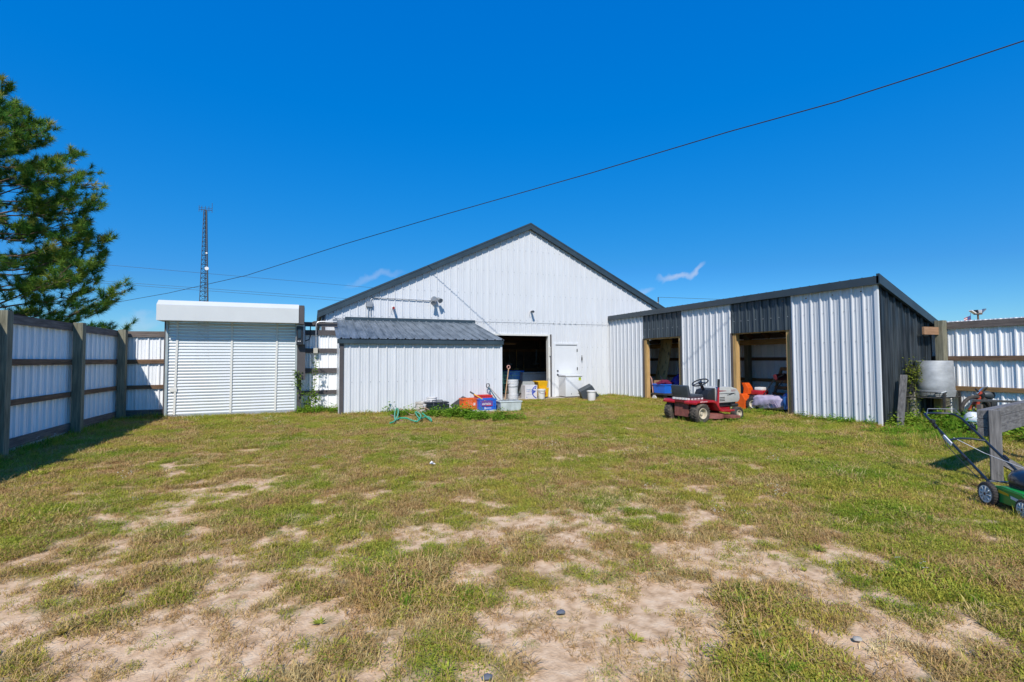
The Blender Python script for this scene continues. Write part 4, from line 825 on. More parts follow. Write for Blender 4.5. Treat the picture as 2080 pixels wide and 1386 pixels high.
# hoses
def hose(name, pts, r_, m, label, base=None):
    P = [Vector((float(PZ(x, y)[0]), float(PZ(x, y)[1]), z)) for x, y, z in pts]; out_ = []
    n_ = len(P)
    for i in range(n_-1):
        a_, b_, c_, d_ = P[max(i-1, 0)], P[i], P[i+1], P[min(i+2, n_-1)]
        for k in range(6):
            t = k/6; out_.append(.5*((2*b_)+(-a_+c_)*t+(2*a_-5*b_+4*c_-d_)*t*t+(-a_+3*b_-3*c_+d_)*t**3))
    out_.append(P[-1]); mb = MB(); mb.tube(out_, r_, 7); return one(mb, name, m, label, 'hose', (P[0].x, P[0].y, 0), 'hoses in the weeds', True)
hose('garden_hose', [(792, 866, 0.066), (800, 864, 0.078), (806, 858, 0.102), (809, 851, 0.174), (806, 846, 0.198), (802, 850, 0.138), (803, 860, 0.078), (812, 858, 0.090), (826, 858, 0.090), (836, 860, 0.066), (848, 862, 0.066), (855, 858, 0.150), (846, 850, 0.150), (844, 849, 0.126), (852, 858, 0.090), (866, 856, 0.102), (874, 859, 0.102), (876, 862, 0.066), (870, 858, 0.090), (858, 853, 0.150)], .017, M('hose_green', (.02, .36, .20), .35), 'bright green garden hose tangled on the grass')
hose('garden_hose', [(794, 852, .10), (802, 855, .09), (810, 858, .06), (822, 860, .03)], .017, M('hose_brown', (.26, .13, .10), .6), 'short stiff reddish brown hose end across the green hose')
hose('garden_hose', [(806, 846, .12), (814, 843, .15), (824, 846, .12), (838, 850, .08), (850, 846, .15), (862, 843, .18), (874, 846, .14), (884, 848, .08)], .013, M('hose_tan', (.36, .25, .14), .6), 'tan hose looping through the weeds behind the green hose')
hose('garden_hose', [(833, 840, .05), (834, 836, .22), (840, 833, .33), (848, 835, .27), (852, 842, .06)], .013, M('hose_orange', (.45, .22, .06), .6), 'orange hose arching above the weeds')
hose('extension_cord', [(1020, 838, .02), (1040, 834, .02), (1062, 829, .015), (1088, 826, .015), (1098, 825, .015)], .012, M('cord_orange', (.7, .32, .03), .5), 'orange extension cord lying in front of the concrete apron')
hose('rope', [(1060, 838, .02), (1075, 844, .02), (1090, 848, .02), (1104, 851, .02)], .009, M('rope_tan', (.50, .45, .34), .8), 'pale rope lying in the grass by the cloudy bin')
# litter
c = gp(877, 950); mb = MB(); mb.quad((c[0]-.05, c[1], c[2]+.04), (c[0], c[1]-.03, c[2]+.07), (c[0]+.05, c[1], c[2]+.08), (c[0]+.01, c[1]+.04, c[2]+.05)); mb.quad((c[0]-.03, c[1], c[2]+.05), (c[0]+.01, c[1]-.04, c[2]+.05), (c[0]+.05, c[1]-.01, c[2]+.04), (c[0]+.0, c[1]+.02, c[2]+.08)); one(mb, 'litter', bucket_w, 'crumpled white scrap of litter on the grass', 'litter', c)
for i, (x, y, lab) in enumerate(((1140, 1247, 'flat dark stone on the bare sand'), (990, 1382, 'small dark stone pressed in the grass'), (1742, 1303, 'pale stone on sandy grass'))):
    c = gp(x, y); bm_ = bmesh.new(); bmesh.ops.create_icosphere(bm_, subdivisions=2, radius=.019)
    mb = MB(); mb.v = [tuple(Vector((v.co.x*1.4, v.co.y, v.co.z*.5))*(1+.15*math.sin(7*v.co.x*40+v.co.y*60+i))+Vector(c)+Vector((0, 0, .012))) for v in bm_.verts]; mb.f = [tuple(v.index for v in f_.verts) for f_ in bm_.faces]; bm_.free()
    one(mb, 'stone', M('stone_dark', (.12, .13, .15), .8) if i < 2 else conc, lab, 'stone', c, smooth=True)

# ------------------------------------------------------------------ first shed bay: tote on a cart, tarp bag, planks
p = PX(1330, 812, 10.75)
ct = thing('flatbed_cart', 'dark flatbed cart with bent steel handles under the blue tote', 'cart', (11.0, 13.0, 0), R(-88))
mb = MB(); mb.box((0, 0, .23), (1.15, .55, .05)); mb.build('deck', M('cart_deck', (.06, .055, .05), .7), ct, local=True)
mb = MB(); mb.tube([(-.55, -.22, .25), (-.60, -.22, .72), (-.68, -.22, .80)], .014, 8); mb.tube([(-.55, .22, .25), (-.60, .22, .72), (-.68, .22, .80)], .014, 8); mb.build('handle', shoe_pink, ct, True, local=True)
for x in (-.45, .45):
    for y in (-.24, .24): mb = MB(); mb.lathe([(0, -.025), (.085, -.025), (.09, 0), (.085, .025), (0, .025)], (x, y, .09), 'y', 16); mb.build('wheel', bucket_w if x < 0 else rubber, ct, True, local=True)
tx = PX(1345, 795, 10.85)
tote((10.95, float(tx[1])+.05, .258), (.36, .52, .30), tote_blue, 'bright blue open tote on the flatbed cart in the shed', rz=0, group=None)
mb = MB()
for k in range(26):
    a = random.uniform(0, 6.28); r_ = random.uniform(0, .22); mb.box((11.0+r_*math.cos(a), float(tx[1])+.05+r_*math.sin(a), .58+.07*(1-r_/.22)+random.uniform(-.01, .01)), (.16, .14, .05), Matrix.Rotation(a, 3, 'Z') @ Matrix.Rotation(random.uniform(-.5, .5), 3, 'X'))
one(mb, 'folded_cloth', M('crimson_cloth', (.16, .01, .05), .8), 'crumpled crimson cloth heaped in the blue tote', 'cloth', (11.0, float(tx[1])+.05, .55), smooth=True)
c = PX(1379, 798, 10.5); mb = MB(); mb.box((0, 0, 0), (.24, .34, .22)); mb.xf(Matrix.Translation((float(c[0])-.05, float(c[1])-.02, .40)) @ Matrix.Rotation(R(28), 4, 'X') @ Matrix.Rotation(R(8), 4, 'Z'))
bxm = thing('toolbox', 'slate blue toolbox tilted on the cart beside the mower seat', 'toolbox', (float(c[0]), float(c[1]), .29)); mb.build('body', M('slate_blue', (.12, .22, .30), .5), bxm, bevel=.012)
mb = MB(); mb.lathe([(0, -.012), (.04, -.012), (.04, .012), (0, .012)], (float(c[0])-.18, float(c[1])-.02, .40), 'x', 14); mb.build('knob', charcoal, bxm)
# crumpled blue bag: noisy blob
def blob(c, d, seed, sub=3, amp=.22, flat=True):
    bm_ = bmesh.new(); bmesh.ops.create_icosphere(bm_, subdivisions=sub, radius=1); mb = MB(); c = Vector(c)
    P = np.array([v.co[:] for v in bm_.verts]); w_ = vnoise(P[:, 0]*1.3+P[:, 2]*.7+9, P[:, 1]*1.3+P[:, 2]*.9+9, 2.2, seed, 3)-.5
    for v, k in zip(bm_.verts, w_):
        p_ = v.co*(1+amp*2*k); mb.v.append((c.x+p_.x*d[0]/2, c.y+p_.y*d[1]/2, c.z+max(p_.z, -.8 if flat else -9)*d[2]/2))
    mb.f = [tuple(v.index for v in f_.verts) for f_ in bm_.faces]; bm_.free(); return mb
bc = PX(1377, 782, 11.3)
one(blob((11.55, float(bc[1]), .42), (.85, .80, .95), 5, 4, .42), 'tarp_bag', tarp_bag, 'deep blue crumpled tarp bag in the first shed bay', 'tarp', (11.55, float(bc[1]), .02))
one(blob((11.45, float(bc[1])-.1, 1.0), (.32, .3, .55), 6, 3, .3), 'tarp_bag', tarp_bag, 'small twisted top of blue tarp standing on the tarp bag', 'tarp', (11.45, float(bc[1])-.1, .75))
# leaning spotted plank boards
pa, pb_ = PX(1336, 775, 11.45), PX(1358, 700, 11.75)
for dx, dy, w_, lab in ((0, 0, .42, 'wide knotty board leaning upright in the first shed bay'), (.06, .38, .12, 'narrow board leaning beside the wide knotty board')):
    P0, P1 = PX(1340, 800, 11.25), PX(1357, 690, 11.6); mb = MB(); mb.beam((P0[0]+dx, P0[1]+dy, .02), (P1[0]+dx, P1[1]+dy, P1[2]), w_, .035, up=(1, 0, 0)); one(mb, 'plank_board', M('knotty', (.12, .07, .03), .8, 0, .3, 9, (1, 1, .5), 0, (.52, .34, .15), 5, (.33, .45)), lab, 'board', (11.35+dx, float(pa[1])-.05+dy, 0), bevel=.003)
mb = MB(); mb.box((11.0, 13.56, .42), (.42, .03, .5), rotm(12, 'X')); one(mb, 'cardboard_sheet', cardboard, 'brown cardboard sheet propped behind the cart handles', 'cardboard', (11.0, 13.56, .17))
mb = MB(); mb.box((11.5, 13.2, .2), (.5, .5, .4)); one(mb, 'crate', black_pl, 'black crate on the ground behind the flatbed cart', 'crate', (11.5, 13.2, 0), bevel=.01)

# ------------------------------------------------------------------ second bay: snow blower, covered roll, pallet
sb = PZ(1510, 828); so_ = Vector((10.98, 9.44, 0))
sn = thing('snow_blower', 'red snow blower with orange chute parked in the shed bay', 'snow blower', so_, R(98))
for s in (-1, 1): wheel(sn, (0, s*.26, .2), .2, .13, rubber, cream_rim, .10, s, 0, 20)
mb = MB(); mb.prism([(.22, .04), (.55, .04), (.62, .22), (.55, .44), (.30, .46), (.20, .30)], 'y', -.34, .34); mb.build('auger_housing', M('orange_paint', (.70, .10, .01), .4, coat=.2), sn, local=True, bevel=.015)
mb = MB(); mb.prism([(.24, .44), (.42, .44), (.40, .60), (.46, .74), (.36, .74), (.26, .60)], 'y', -.1, .1); mb.build('chute', MAT['orange_paint'], sn, local=True, bevel=.01)
mb = MB(); mb.box((0, 0, .33), (.42, .30, .2)); mb.build('engine', black_pl, sn, local=True, bevel=.02)
mb = MB(); mb.box((.0, 0, .50), (.34, .28, .12)); mb.build('fuel_tank', red_paint, sn, True, local=True, bevel=.04)
mb = MB(); mb.box((-.02, .0, .60), (.2, .22, .08)); mb.build('engine_cap', bucket_w, sn, True, local=True, bevel=.02)
for s in (-1, 1): mb = MB(); mb.tube([(-.12, s*.2, .3), (-.55, s*.22, .88), (-.78, s*.22, .98), (-.80, s*.22, 1.03)], .014, 8); mb.build('handle', black_pl, sn, True, local=True)
mb = MB(); mb.box((-.58, 0, .92), (.08, .5, .14), rotm(30, 'Y')); mb.build('control_panel', M('panel_maroon', (.12, .015, .02), .5), sn, local=True, bevel=.01)
# covered item (lilac and blue cover) lying across the bay
cx0, cy0, cy1 = 10.86, 9.02, 8.2
cv_ = thing('covered_mower', 'long low machine under a lilac and blue fabric cover', 'covered machine', (cx0, 8.65, 0))
def soft(x0, x1, y0, y1, z0, z1, seed, nx_=10, ny_=14, round_=.35):
    """draped cover: rounded box with wrinkles"""
    mb = MB(); nu, nv = 40, 18
    for i in range(nv):
        v_ = i/(nv-1); y = y0+(y1-y0)*v_; e = 1-.28*abs(2*v_-1)**4
        for j in range(nu):
            a = 2*math.pi*j/nu; ca, sa = math.cos(a), math.sin(a); sx = math.copysign(abs(ca)**.55, ca); sz = math.copysign(abs(sa)**.55, sa)
            w_ = 1+.05*math.sin(7*a+9*v_+seed)+.035*math.sin(17*v_+3*a+seed*2)+.02*math.sin(31*v_-5*a)
            mb.v.append(((x0+x1)/2+sx*(x1-x0)/2*e*w_, y, (z0+z1)/2+sz*(z1-z0)/2*e*w_))
    for i in range(nv-1):
        for j in range(nu): mb.f.append((i*nu+j, i*nu+(j+1) % nu, (i+1)*nu+(j+1) % nu, (i+1)*nu+j))
    mb.f.append(tuple(range(nu))); mb.f.append(tuple((nv-1)*nu+k for k in reversed(range(nu)))); return mb
soft(10.62, 11.15, float(PX(1530, 815, 10.75)[1]), 8.52, .10, .45, 1).build('cover', tarp_grey, cv_, True)
soft(10.62, 11.45, 8.56, 8.17, .10, .56, 3).build('cover_hood', tarp_blue, cv_, True)
mb = MB(); mb.bx(10.75, 11.2, 8.25, 9.2, .01, .1); mb.build('skirt', black_pl, cv_)
glyphs((10.618, 9.08, .22), (0, -1, 0), (0, 0, 1), 9, .026, .042, 41).build('lettering', M('print_dark', (.03, .025, .04), .7), cv_)
mb = MB()
for k in range(3): mb.beam((10.60, 8.80-.06*k, .34), (10.60, 8.70-.06*k, .18), .004, .02, up=(1, 0, 0))
mb.build('stripe', M('print_violet', (.12, .09, .17), .7), cv_)
one(blob((11.45, 8.35, .35), (.8, .55, .62), 12, 4, .25), 'tarp_bag', tarp_blue, 'blue tarp bundle behind the covered machine', 'tarp', (11.45, 8.35, .1))
# pallet leaning upright at the back of the bay
pl = thing('pallet', 'brown wooden pallet leaning in the back of the shed bay', 'pallet', (11.75, 8.6, 0))
py0, py1 = float(PX(1577, 770, 11.8)[1]), 7.85; pz0, pz1 = .08, float(PX(1590, 752, 11.8)[2])+.03
for k in range(7):
    z = pz0+(pz1-pz0)*k/6; x = 11.62+.32*(z-pz0)/(pz1-pz0); mb = MB(); mb.beam((x, py0-.05*k/6+.12*(1-k/6), z), (x, py1, z), .02, .095, up=(-.3, 0, 1)); mb.build('slat', pallet_w['y'], pl)
for y in (py0-.0, (py0+py1)/2-.1, py1+.02):
    mb = MB(); mb.beam((11.66, y+.09, pz0-.06), (11.98, y-.03, pz1+.03), .045, .07, up=(1, 0, 0)); mb.build('stringer', pallet_w['z'], pl)

# ------------------------------------------------------------------ corner by the right fence: rack, pot, bike, helmet
rk = thing('wire_rack', 'rusty wire mesh rack with tall legs holding the grey pot', 'wire rack', (11.4, 5.75, 0))
def q2(x, y, w_): p = PW(x, y, w_); return Vector((float(p[0]), float(p[1]), float(p[2])))
wA, wB = 10.05, 9.55
A0, A1, B1 = q2(1839, 806, wA), q2(1918, 814, wB), q2(1950, 810, wA-.05); zt = A0.z
A1.z = zt; B1.z = zt; Bk = A0+(B1-A1)
mb = MB()
for (u_, v_) in ((A0, A1), (A1, B1), (B1, Bk), (Bk, A0)):
    mb.tube([u_, v_], .012, 6); mb.tube([u_+Vector((0, 0, .11)), v_+Vector((0, 0, .11))], .008, 6)
    for k in range(1, 9):
        c = u_.lerp(v_, k/9); mb.tube([c, c+Vector((0, 0, .11))], .004, 4)
    mb.tube([u_+Vector((0, 0, .055)), v_+Vector((0, 0, .055))], .004, 4)
for k in range(1, 10): mb.tube([A0.lerp(A1, k/10), Bk.lerp(B1, k/10)], .005, 4)
for k in range(1, 5): mb.tube([A0.lerp(Bk, k/5), A1.lerp(B1, k/5)], .005, 4)
mb.build('shelf', rack_wire, rk)
for c, h in ((A1, zt+.11), (B1, zt+.11), (A0, zt+.62), (Bk, zt+.62)):
    mb = MB(); mb.box((c.x, c.y, h/2), (.035, .035, h)); mb.build('leg', rack_wire, rk)
mb = MB(); up_ = Vector((0, 0, .62))
for k in range(8): mb.tube([A0.lerp(Bk, k/7), A0.lerp(Bk, k/7)+up_], .004, 4); 
for k in range(10): mb.tube([A0+up_*k/9, Bk+up_*k/9], .004, 4)
Ax = A0.lerp(A1, .28)
for k in range(7): mb.tube([A0.lerp(Ax, k/6), A0.lerp(Ax, k/6)+up_], .004, 4)
for k in range(10): mb.tube([A0+up_*k/9, Ax+up_*k/9], .004, 4)
mb.build('side_mesh', rack_wire, rk)
pc = q2(1899, 796, 9.95); pr = .325
pt = thing('stock_pot', 'big dull grey metal pot upside down on the wire rack', 'pot', (pc.x, pc.y, zt+.02))
ph = float(PW(1899, 733, 9.95)[2])-zt-.02
mb = MB(); mb.lathe([(0, ph), (pr*.90, ph), (pr*.93, ph-.02), (pr*.97, ph*.3), (pr*.99, .13), (pr*.97, .12)], (0, 0, 0), 'z', 40); mb.build('body', pot_grey, pt, True, local=True)
mb = MB(); mb.lathe([(pr*.99, .125), (pr*1.02, .12), (pr*.96, .0), (pr*.9, 0)], (0, 0, 0), 'z', 40); mb.build('rim', pot_grey, pt, True, local=True)
mb = MB(); mb.tube([(-pr*.6, -pr*.8, .10), (-pr*.85, -pr*1.0, .11), (-pr*1.02, -pr*.85, .09), (-pr*.95, -pr*.5, .07)], .016, 8); mb.build('handle', galv, pt, True, local=True)
# weathered stake and block under the rack
s0, s1 = q2(1828, 862, 9.6), q2(1836, 762, 9.75); s0.z = 0
mb = MB(); mb.beam(s0, s1, .10, .06); one(mb, 'wooden_stake', SW['z'], 'grey weathered stake leaning beside the wire rack', 'stake', s0)
s0 = q2(1853, 835, 10.15); mb = MB(); mb.box((s0.x, s0.y-.02, .34), (.22, .16, .68)); one(mb, 'concrete_block', M('block_grey', (.26, .25, .21), .9, 0, .25, 8, bump=.2), 'mossy upright concrete block under the wire rack', 'block', (s0.x, s0.y, 0), bevel=.01)
s0 = q2(1905, 838, 10.1); mb = MB(); mb.box((s0.x+.05, s0.y, .32), (.13, .12, .64)); one(mb, 'short_post', tan_wood, 'short tan wooden post behind the legs of the wire rack', 'post', (s0.x, s0.y, 0), bevel=.005)
s0 = Vector((12.0, 6.12, 0)); mb = MB(); mb.bx(11.70, 12.33, 6.02, 6.06, 1.88, 2.04); one(mb, 'bracing_board', wood('brace_orange', (.32, .17, .09), 'x', (.48, .28, .16)), 'orange brown board joining the black shed wall to the fence post', 'board', (11.95, 6.04, 1.88))
# old motorbike behind the planks
bw_ = 9.55
mbk = thing('motorbike', 'old black motorbike with chrome handlebar behind the timber planks', 'motorbike', (*PW(2010, 850, bw_)[:2], 0))
def q3(x, y, d_=0.0): return q2(x, y, bw_+d_)
c = q3(1983, 836); mb = MB(); rr_ = .29
pts = [c+(Vector(_r0)*math.cos(a)+Vector((0, 0, 1))*math.sin(a))*rr_ for a in np.linspace(0, 2*math.pi, 28, endpoint=False)]; mb.tube(pts, .035, 8, True); mb.build('front_wheel', rubber, mbk, True)
mb = MB(); mb.tube([c, q3(1992, 796)], .028, 8); mb.tube([c+Vector(_f)*.14, q3(1992, 796, .14)], .028, 8); mb.build('fork', M('fork_red', (.4, .05, .02), .4), mbk, True)
mb = MB(); mb.tube([q3(1986, 803), q3(1984, 800), q3(1990, 794), q3(1998, 787), q3(2006, 786), q3(2007, 790, .4)], .014, 8); mb.build('handlebar', chrome, mbk, True)
mb = MB(); mb.tube([q3(1988, 797), q3(1981, 790)], .016, 8); mb.tube([q3(1991, 800), q3(1995, 806)], .05, 10); mb.build('headlamp', black_pl, mbk, True)
mb = MB(); mb.tube([q3(1996, 802, .06), q3(2005, 802, .06), q3(2020, 804, .06), q3(2028, 806, .06)], .09, 12, rs=[.055, .09, .085, .05]); mb.build('fuel_tank', charcoal, mbk, True)
mb = MB(); mb.box(q3(2022, 797, .12), (.16, .1, .2), Matrix.Rotation(-YAW, 3, 'Z')); mb.build('seat_box', black_pl, mbk, bevel=.02)
mb = MB(); mb.box(q3(2050, 804, .1), (.30, .06, .22), Matrix.Rotation(-YAW, 3, 'Z')); bk_ = mb.build('rear_panel', black_pl, mbk, bevel=.04)
mb = MB(); mb.beam(q3(2041, 797, -.0)-Vector(_f)*.05, q3(2060, 812)-Vector(_f)*.05, .008, .025); mb.build('stripe', bucket_w, bk_)
mb = MB(); mb.tube([q3(2034, 812, .1), q3(2038, 794, .1)], .03, 8); mb.build('rear_strut', dark_metal, mbk, True)
mb = MB(); mb.tube([q3(1996, 812, .05), q3(2004, 836, .05), q3(2040, 838, .05), q3(2062, 816, .05)], .025, 8); mb.tube([q3(2028, 810, .05), q3(2040, 838, .05)], .022, 8); mb.box(q3(2018, 825, .05), (.26, .2, .2), Matrix.Rotation(-YAW, 3, 'Z')); mb.build('engine_frame', dark_metal, mbk)
c2 = q3(2062, 836); mb = MB(); pts = [c2+(Vector(_r0)*math.cos(a)+Vector((0, 0, 1))*math.sin(a))*rr_ for a in np.linspace(0, 2*math.pi, 28, endpoint=False)]; mb.tube(pts, .045, 8, True); mb.build('rear_wheel', rubber, mbk, True)
p0, p1 = q2(1975, 813.5, 9.2), q2(2110, 818, 8.6); mb = MB(); mb.beam(p0, p1, .22, .03); one(mb, 'shelf_board', M('board_dark', (.05, .05, .048), .7, 0, .3, 5), 'long dark board laid across in front of the motorbike', 'board', (p0.x, p0.y, p0.z))
for x_ in (1990, 2070):
    c = q2(x_, 822, 9.0); mb = MB(); mb.box((c.x, c.y, (c.z)/2), (.07, .07, c.z)); one(mb, 'prop_post', GW['z'], ('thin grey prop under the dark board beside the helmet' if x_ < 2000 else 'thin grey prop under the dark board by the rear wheel'), 'post', (c.x, c.y, 0))
hc = q2(1976, 851, 8.6); hm = thing('helmet', 'white and blue sports helmet with wire face cage in the weeds', 'helmet', (hc.x, hc.y, hc.z-.12))
mb = MB(); mb.lathe([(0, .125), (.05, .118), (.09, .09), (.118, .04), (.125, -.02), (.11, -.05)], hc, 'z', 24); mb.build('shell', M('helmet_white', (.55, .62, .66), .25, 0, .3, 14, col2=(.8, .8, .8)), hm, True)
mb = MB(); ce = Vector(hc)-Vector(_f)*.06-Vector(_r0)*.06+Vector((0, 0, -.02)); mb.lathe([(.10, 0), (.14, -.006), (.14, .004), (.10, .01)], ce, 'z', 20); mb.build('visor', M('visor_teal', (.1, .28, .32), .3), hm, True)
mb = MB()
for k in range(4): mb.tube([Vector(hc)+Vector(_r0)*(.095*math.cos(a))*(1-.15*k)-Vector(_f)*(.11*math.sin(a)+.02)+Vector((0, 0, -.03-.035*k)) for a in np.linspace(0, math.pi, 12)], .006, 5)
for a in np.linspace(.5, 2.6, 5): mb.tube([Vector(hc)+Vector(_r0)*(.095*math.cos(a))*(1-.15*k)-Vector(_f)*(.11*math.sin(a)+.02)+Vector((0, 0, -.03-.035*k)) for k in range(4)], .006, 5)
mb.build('face_cage', bucket_w, hm)
bd = hc.z-.125; mb = MB(); mb.lathe([(0, 0), (.12, 0), (.14, bd), (0, bd)], (hc.x+.03, hc.y+.05, 0), 'z', 18); one(mb, 'bucket', black_pl, 'black pail hidden in weeds under the helmet', 'bucket', (hc.x+.03, hc.y+.05, 0), smooth=True)

# ------------------------------------------------------------------ wires, tower, poles beyond the fence
def wire(P, r_, label, n_=40, m=black_pl, sag=0.0, name='overhead_wire', group=None):
    P = [Vector(p) for p in P]; out_ = []
    for i in range(len(P)-1):
        for k in range(n_): out_.append(P[i].lerp(P[i+1], k/n_))
    out_.append(P[-1]); L = len(out_)-1
    for i, p in enumerate(out_): t = i/L; p.z -= sag*4*t*(1-t)
    mb = MB(); mb.tube(out_, r_, 6); return one(mb, name, m, label, 'wire', P[0], group)
wl = [(-9.2, 31.2, 4.57), (2.8, 14.63, 5.57), (4.36, 12.7, 5.78), (8.37, 7.15, 6.23), (8.85, 6.32, 6.29), (10.6, 3.92, 6.53), (15.0, -2.1, 7.3)]
dxy = Vector((.587, -.81)); wp = []
for (x, y) in ((130, 629), (250, 612), (340, 596), (500, 560), (700, 496), (900, 437), (1200, 352), (1480, 268), (1700, 207), (1900, 143), (2080, 83), (2300, 5)):
    d = ray(x, y); # intersect with the vertical plane through the wire
    nx_, ny_ = .81, .587; c_ = nx_*4.36+ny_*12.7; t_ = c_/(nx_*d[0]+ny_*d[1]); wp.append(tuple(CAM+d*t_))
wire(wp, .0105, 'dark service cable running high across the whole yard', 8)
for i, (a, b_) in enumerate((((190, 536), (760, 585)), ((110, 564), (720, 608)), ((110, 568), (720, 613)))):
    p0, p1 = Vector(PY(a[0], a[1], 90)), Vector(PY(b_[0], b_[1], 90)); d_ = p1-p0
    wire([p0-d_*.3, p1+d_*.6], .022, ('upper', 'middle', 'lowest')[i]+' thin distant power line behind the radio tower', 10, sag=0, m=dark_metal, group='distant power lines')
TY = 220.0
tb0, tb1 = Vector(PY(405, 640, TY)), Vector(PY(417, 428, TY)); wb = float(PY(416, 600, TY)[0]-PY(395.5, 600, TY)[0])
tw = thing('radio_tower', 'tall lattice radio tower with antennas rising behind the roller shutter', 'tower', (tb0.x+.5, TY, 0)); tm = M('tower_steel', (.06, .075, .09), .6, .3)
H_ = tb1.z; ccx = tb0.x+1.6
def leg_at(k, z): s_ = max(.10, 1-z/H_*1.0); wd_ = wb*1.15*s_*.5+.35; a = (R(90), R(215), R(325))[k]; return Vector((ccx+(tb1.x-ccx)*z/H_+math.cos(a)*wd_*1.05, TY+math.sin(a)*wd_, z))
for k in range(3): mb = MB(); mb.tube([leg_at(k, 0), leg_at(k, H_)], .14 if k != 2 else .30, 5); mb.build('leg', tm, tw)
mb = MB(); nb = 34
for i in range(nb):
    z0, z1 = H_*i/nb, H_*(i+1)/nb
    for k in range(3): mb.tube([leg_at(k, z0), leg_at((k+1) % 3, z1)], .075, 4); mb.tube([leg_at(k, z1), leg_at((k+1) % 3, z1)], .07, 4)
mb.build('bracing', tm, tw)
for z, r_ in ((H_*.37, .5), (H_*.62, .7), (H_*.72, .35)):
    c = leg_at(2, z)-Vector((0, .5, 0)); mb = MB(); mb.lathe([(0, 0), (r_, 0), (r_, .4), (0, .4)], c, 'y', 14); mb.build('dish', bucket_w, tw, True)
c = leg_at(2, H_*.25)-Vector((.9, .5, 0)); mb = MB(); mb.lathe([(0, 0), (.7, 0), (.6, .5), (0, .6)], c, 'y', 14); mb.build('dish', M('dish_maroon', (.10, .03, .05), .6), tw, True)
mb = MB(); tp = Vector((tb1.x, TY, H_)); mb.tube([tp+Vector((-2.1, 0, .3)), tp+Vector((2.4, 0, .3))], .12, 5); mb.tube([tp+Vector((-2.1, 0, 1.0)), tp+Vector((2.4, 0, 1.0))], .08, 5)
for x in (-2.1, -1.2, 0, 1.2, 2.3): mb.tube([tp+Vector((x, 0, -.6)), tp+Vector((x, 0, 1.8 if x < 2 else 3.2))], .09, 5)
mb.build('antenna_array', tm, tw)
# utility pole beyond the barn and the lamp post and flag beyond the right fence
p0 = Vector(PW(1337, 604, 150)); up = thing('utility_pole', 'distant pale utility pole with line behind the sheds', 'utility pole', (p0.x, p0.y, 0))
mb = MB(); mb.tube([(p0.x, p0.y, 0), (p0.x, p0.y, p0.z)], .18, 6); mb.build('pole', dark_metal, up)
mb = MB(); z1 = float(PW(1337, 614, 150)[2]); mb.tube([(p0.x-.35, p0.y, 0), (p0.x-.35, p0.y, z1)], .35, 6); mb.build('mast_sleeve', M('sleeve_grey', (.35, .38, .42), .6), up)
wire([tuple(p0), tuple(PW(1480, 609, 150)), tuple(PW(1640, 600, 150))], .05, 'thin distant line running from the pale utility pole', 8, m=dark_metal)
for x_, y_ in ((1330, 620), (1346.5, 624), (1879, 636), (1890, 645)):
    p1 = Vector(PW(x_, y_, 150)); mb = MB(); mb.tube([(p1.x, p1.y, 0), tuple(p1)], .12, 5); mb.box((p1.x, p1.y, p1.z-1), (1.6, .12, .12)); one(mb, 'utility_pole', dark_metal, 'far thin power pole '+{1330: 'just left of the pale utility pole', 1346.5: 'just right of the pale utility pole', 1879: 'over the sloping black shed edge, taller', 1890: 'over the black shed edge, shorter, beside the fence'}[x_], 'pole', (p1.x, p1.y, 0), 'far power poles')
lw = 42; p0 = Vector(PW(1987, 652, lw)); zt_ = float(PW(1987, 638, lw)[2])
lp_ = thing('lamp_post', 'brown lamp post with four splayed flat lamp heads beyond the fence', 'lamp post', (p0.x, p0.y, 0))
mb = MB(); mb.tube([(p0.x, p0.y, 0), (p0.x, p0.y, zt_)], .07, 8); mb.build('pole', M('pole_brown', (.14, .09, .06), .6), lp_)
mb = MB(); mb.box((p0.x, p0.y, zt_), (.5, .3, .12), Matrix.Rotation(-YAW, 3, 'Z')); mb.build('crossarm', MAT['pole_brown'], lp_)
for x0_, y0_, x1_, y1_, mt in ((1980, 637, 1971, 631, bucket_w), (1984, 636, 1982, 630, dark_metal), (1989, 636, 1990, 630, bucket_w), (1992, 636, 2000, 628, steel_g)):
    mb = MB(); mb.beam(tuple(PW(x0_, y0_, lw)), tuple(PW(x1_, y1_, lw)), .3, .08); mb.build('lamp_head', mt, lp_)
fw = 60; fl_ = thing('flag', 'small striped flag with blue canton flying beyond the fence', 'flag', (*PW(1972, 650, fw)[:2], 0))
A_, B_ = Vector(PW(1971.5, 641, fw)), Vector(PW(1958, 647, fw)); hh = float(PW(1971, 641, fw)[2]-PW(1971, 654, fw)[2])
mb = MB(); mb.tube([(A_.x, A_.y, 0), (A_.x, A_.y, A_.z+.3)], .03, 6); mb.build('pole', steel_g, fl_)
for i in range(7):
    mb = MB(); d0, d1 = hh*i/7, hh*(i+1)/7; mb.quad(A_-Vector((0, 0, d0)), B_-Vector((0, 0, d0)), B_-Vector((0, 0, d1)), A_-Vector((0, 0, d1))); mb.build('stripe', (M('flag_red', (.45, .05, .07), .7) if i % 2 == 0 else bucket_w), fl_)
mb = MB(); k = Vector(_f)*-.03; Cc = A_.lerp(B_, .5); mb.quad(A_+k, Cc+k, Cc+k-Vector((0, 0, hh*.55)), A_+k-Vector((0, 0, hh*.55))); mb.build('canton', M('flag_blue', (.05, .08, .22), .7), fl_)

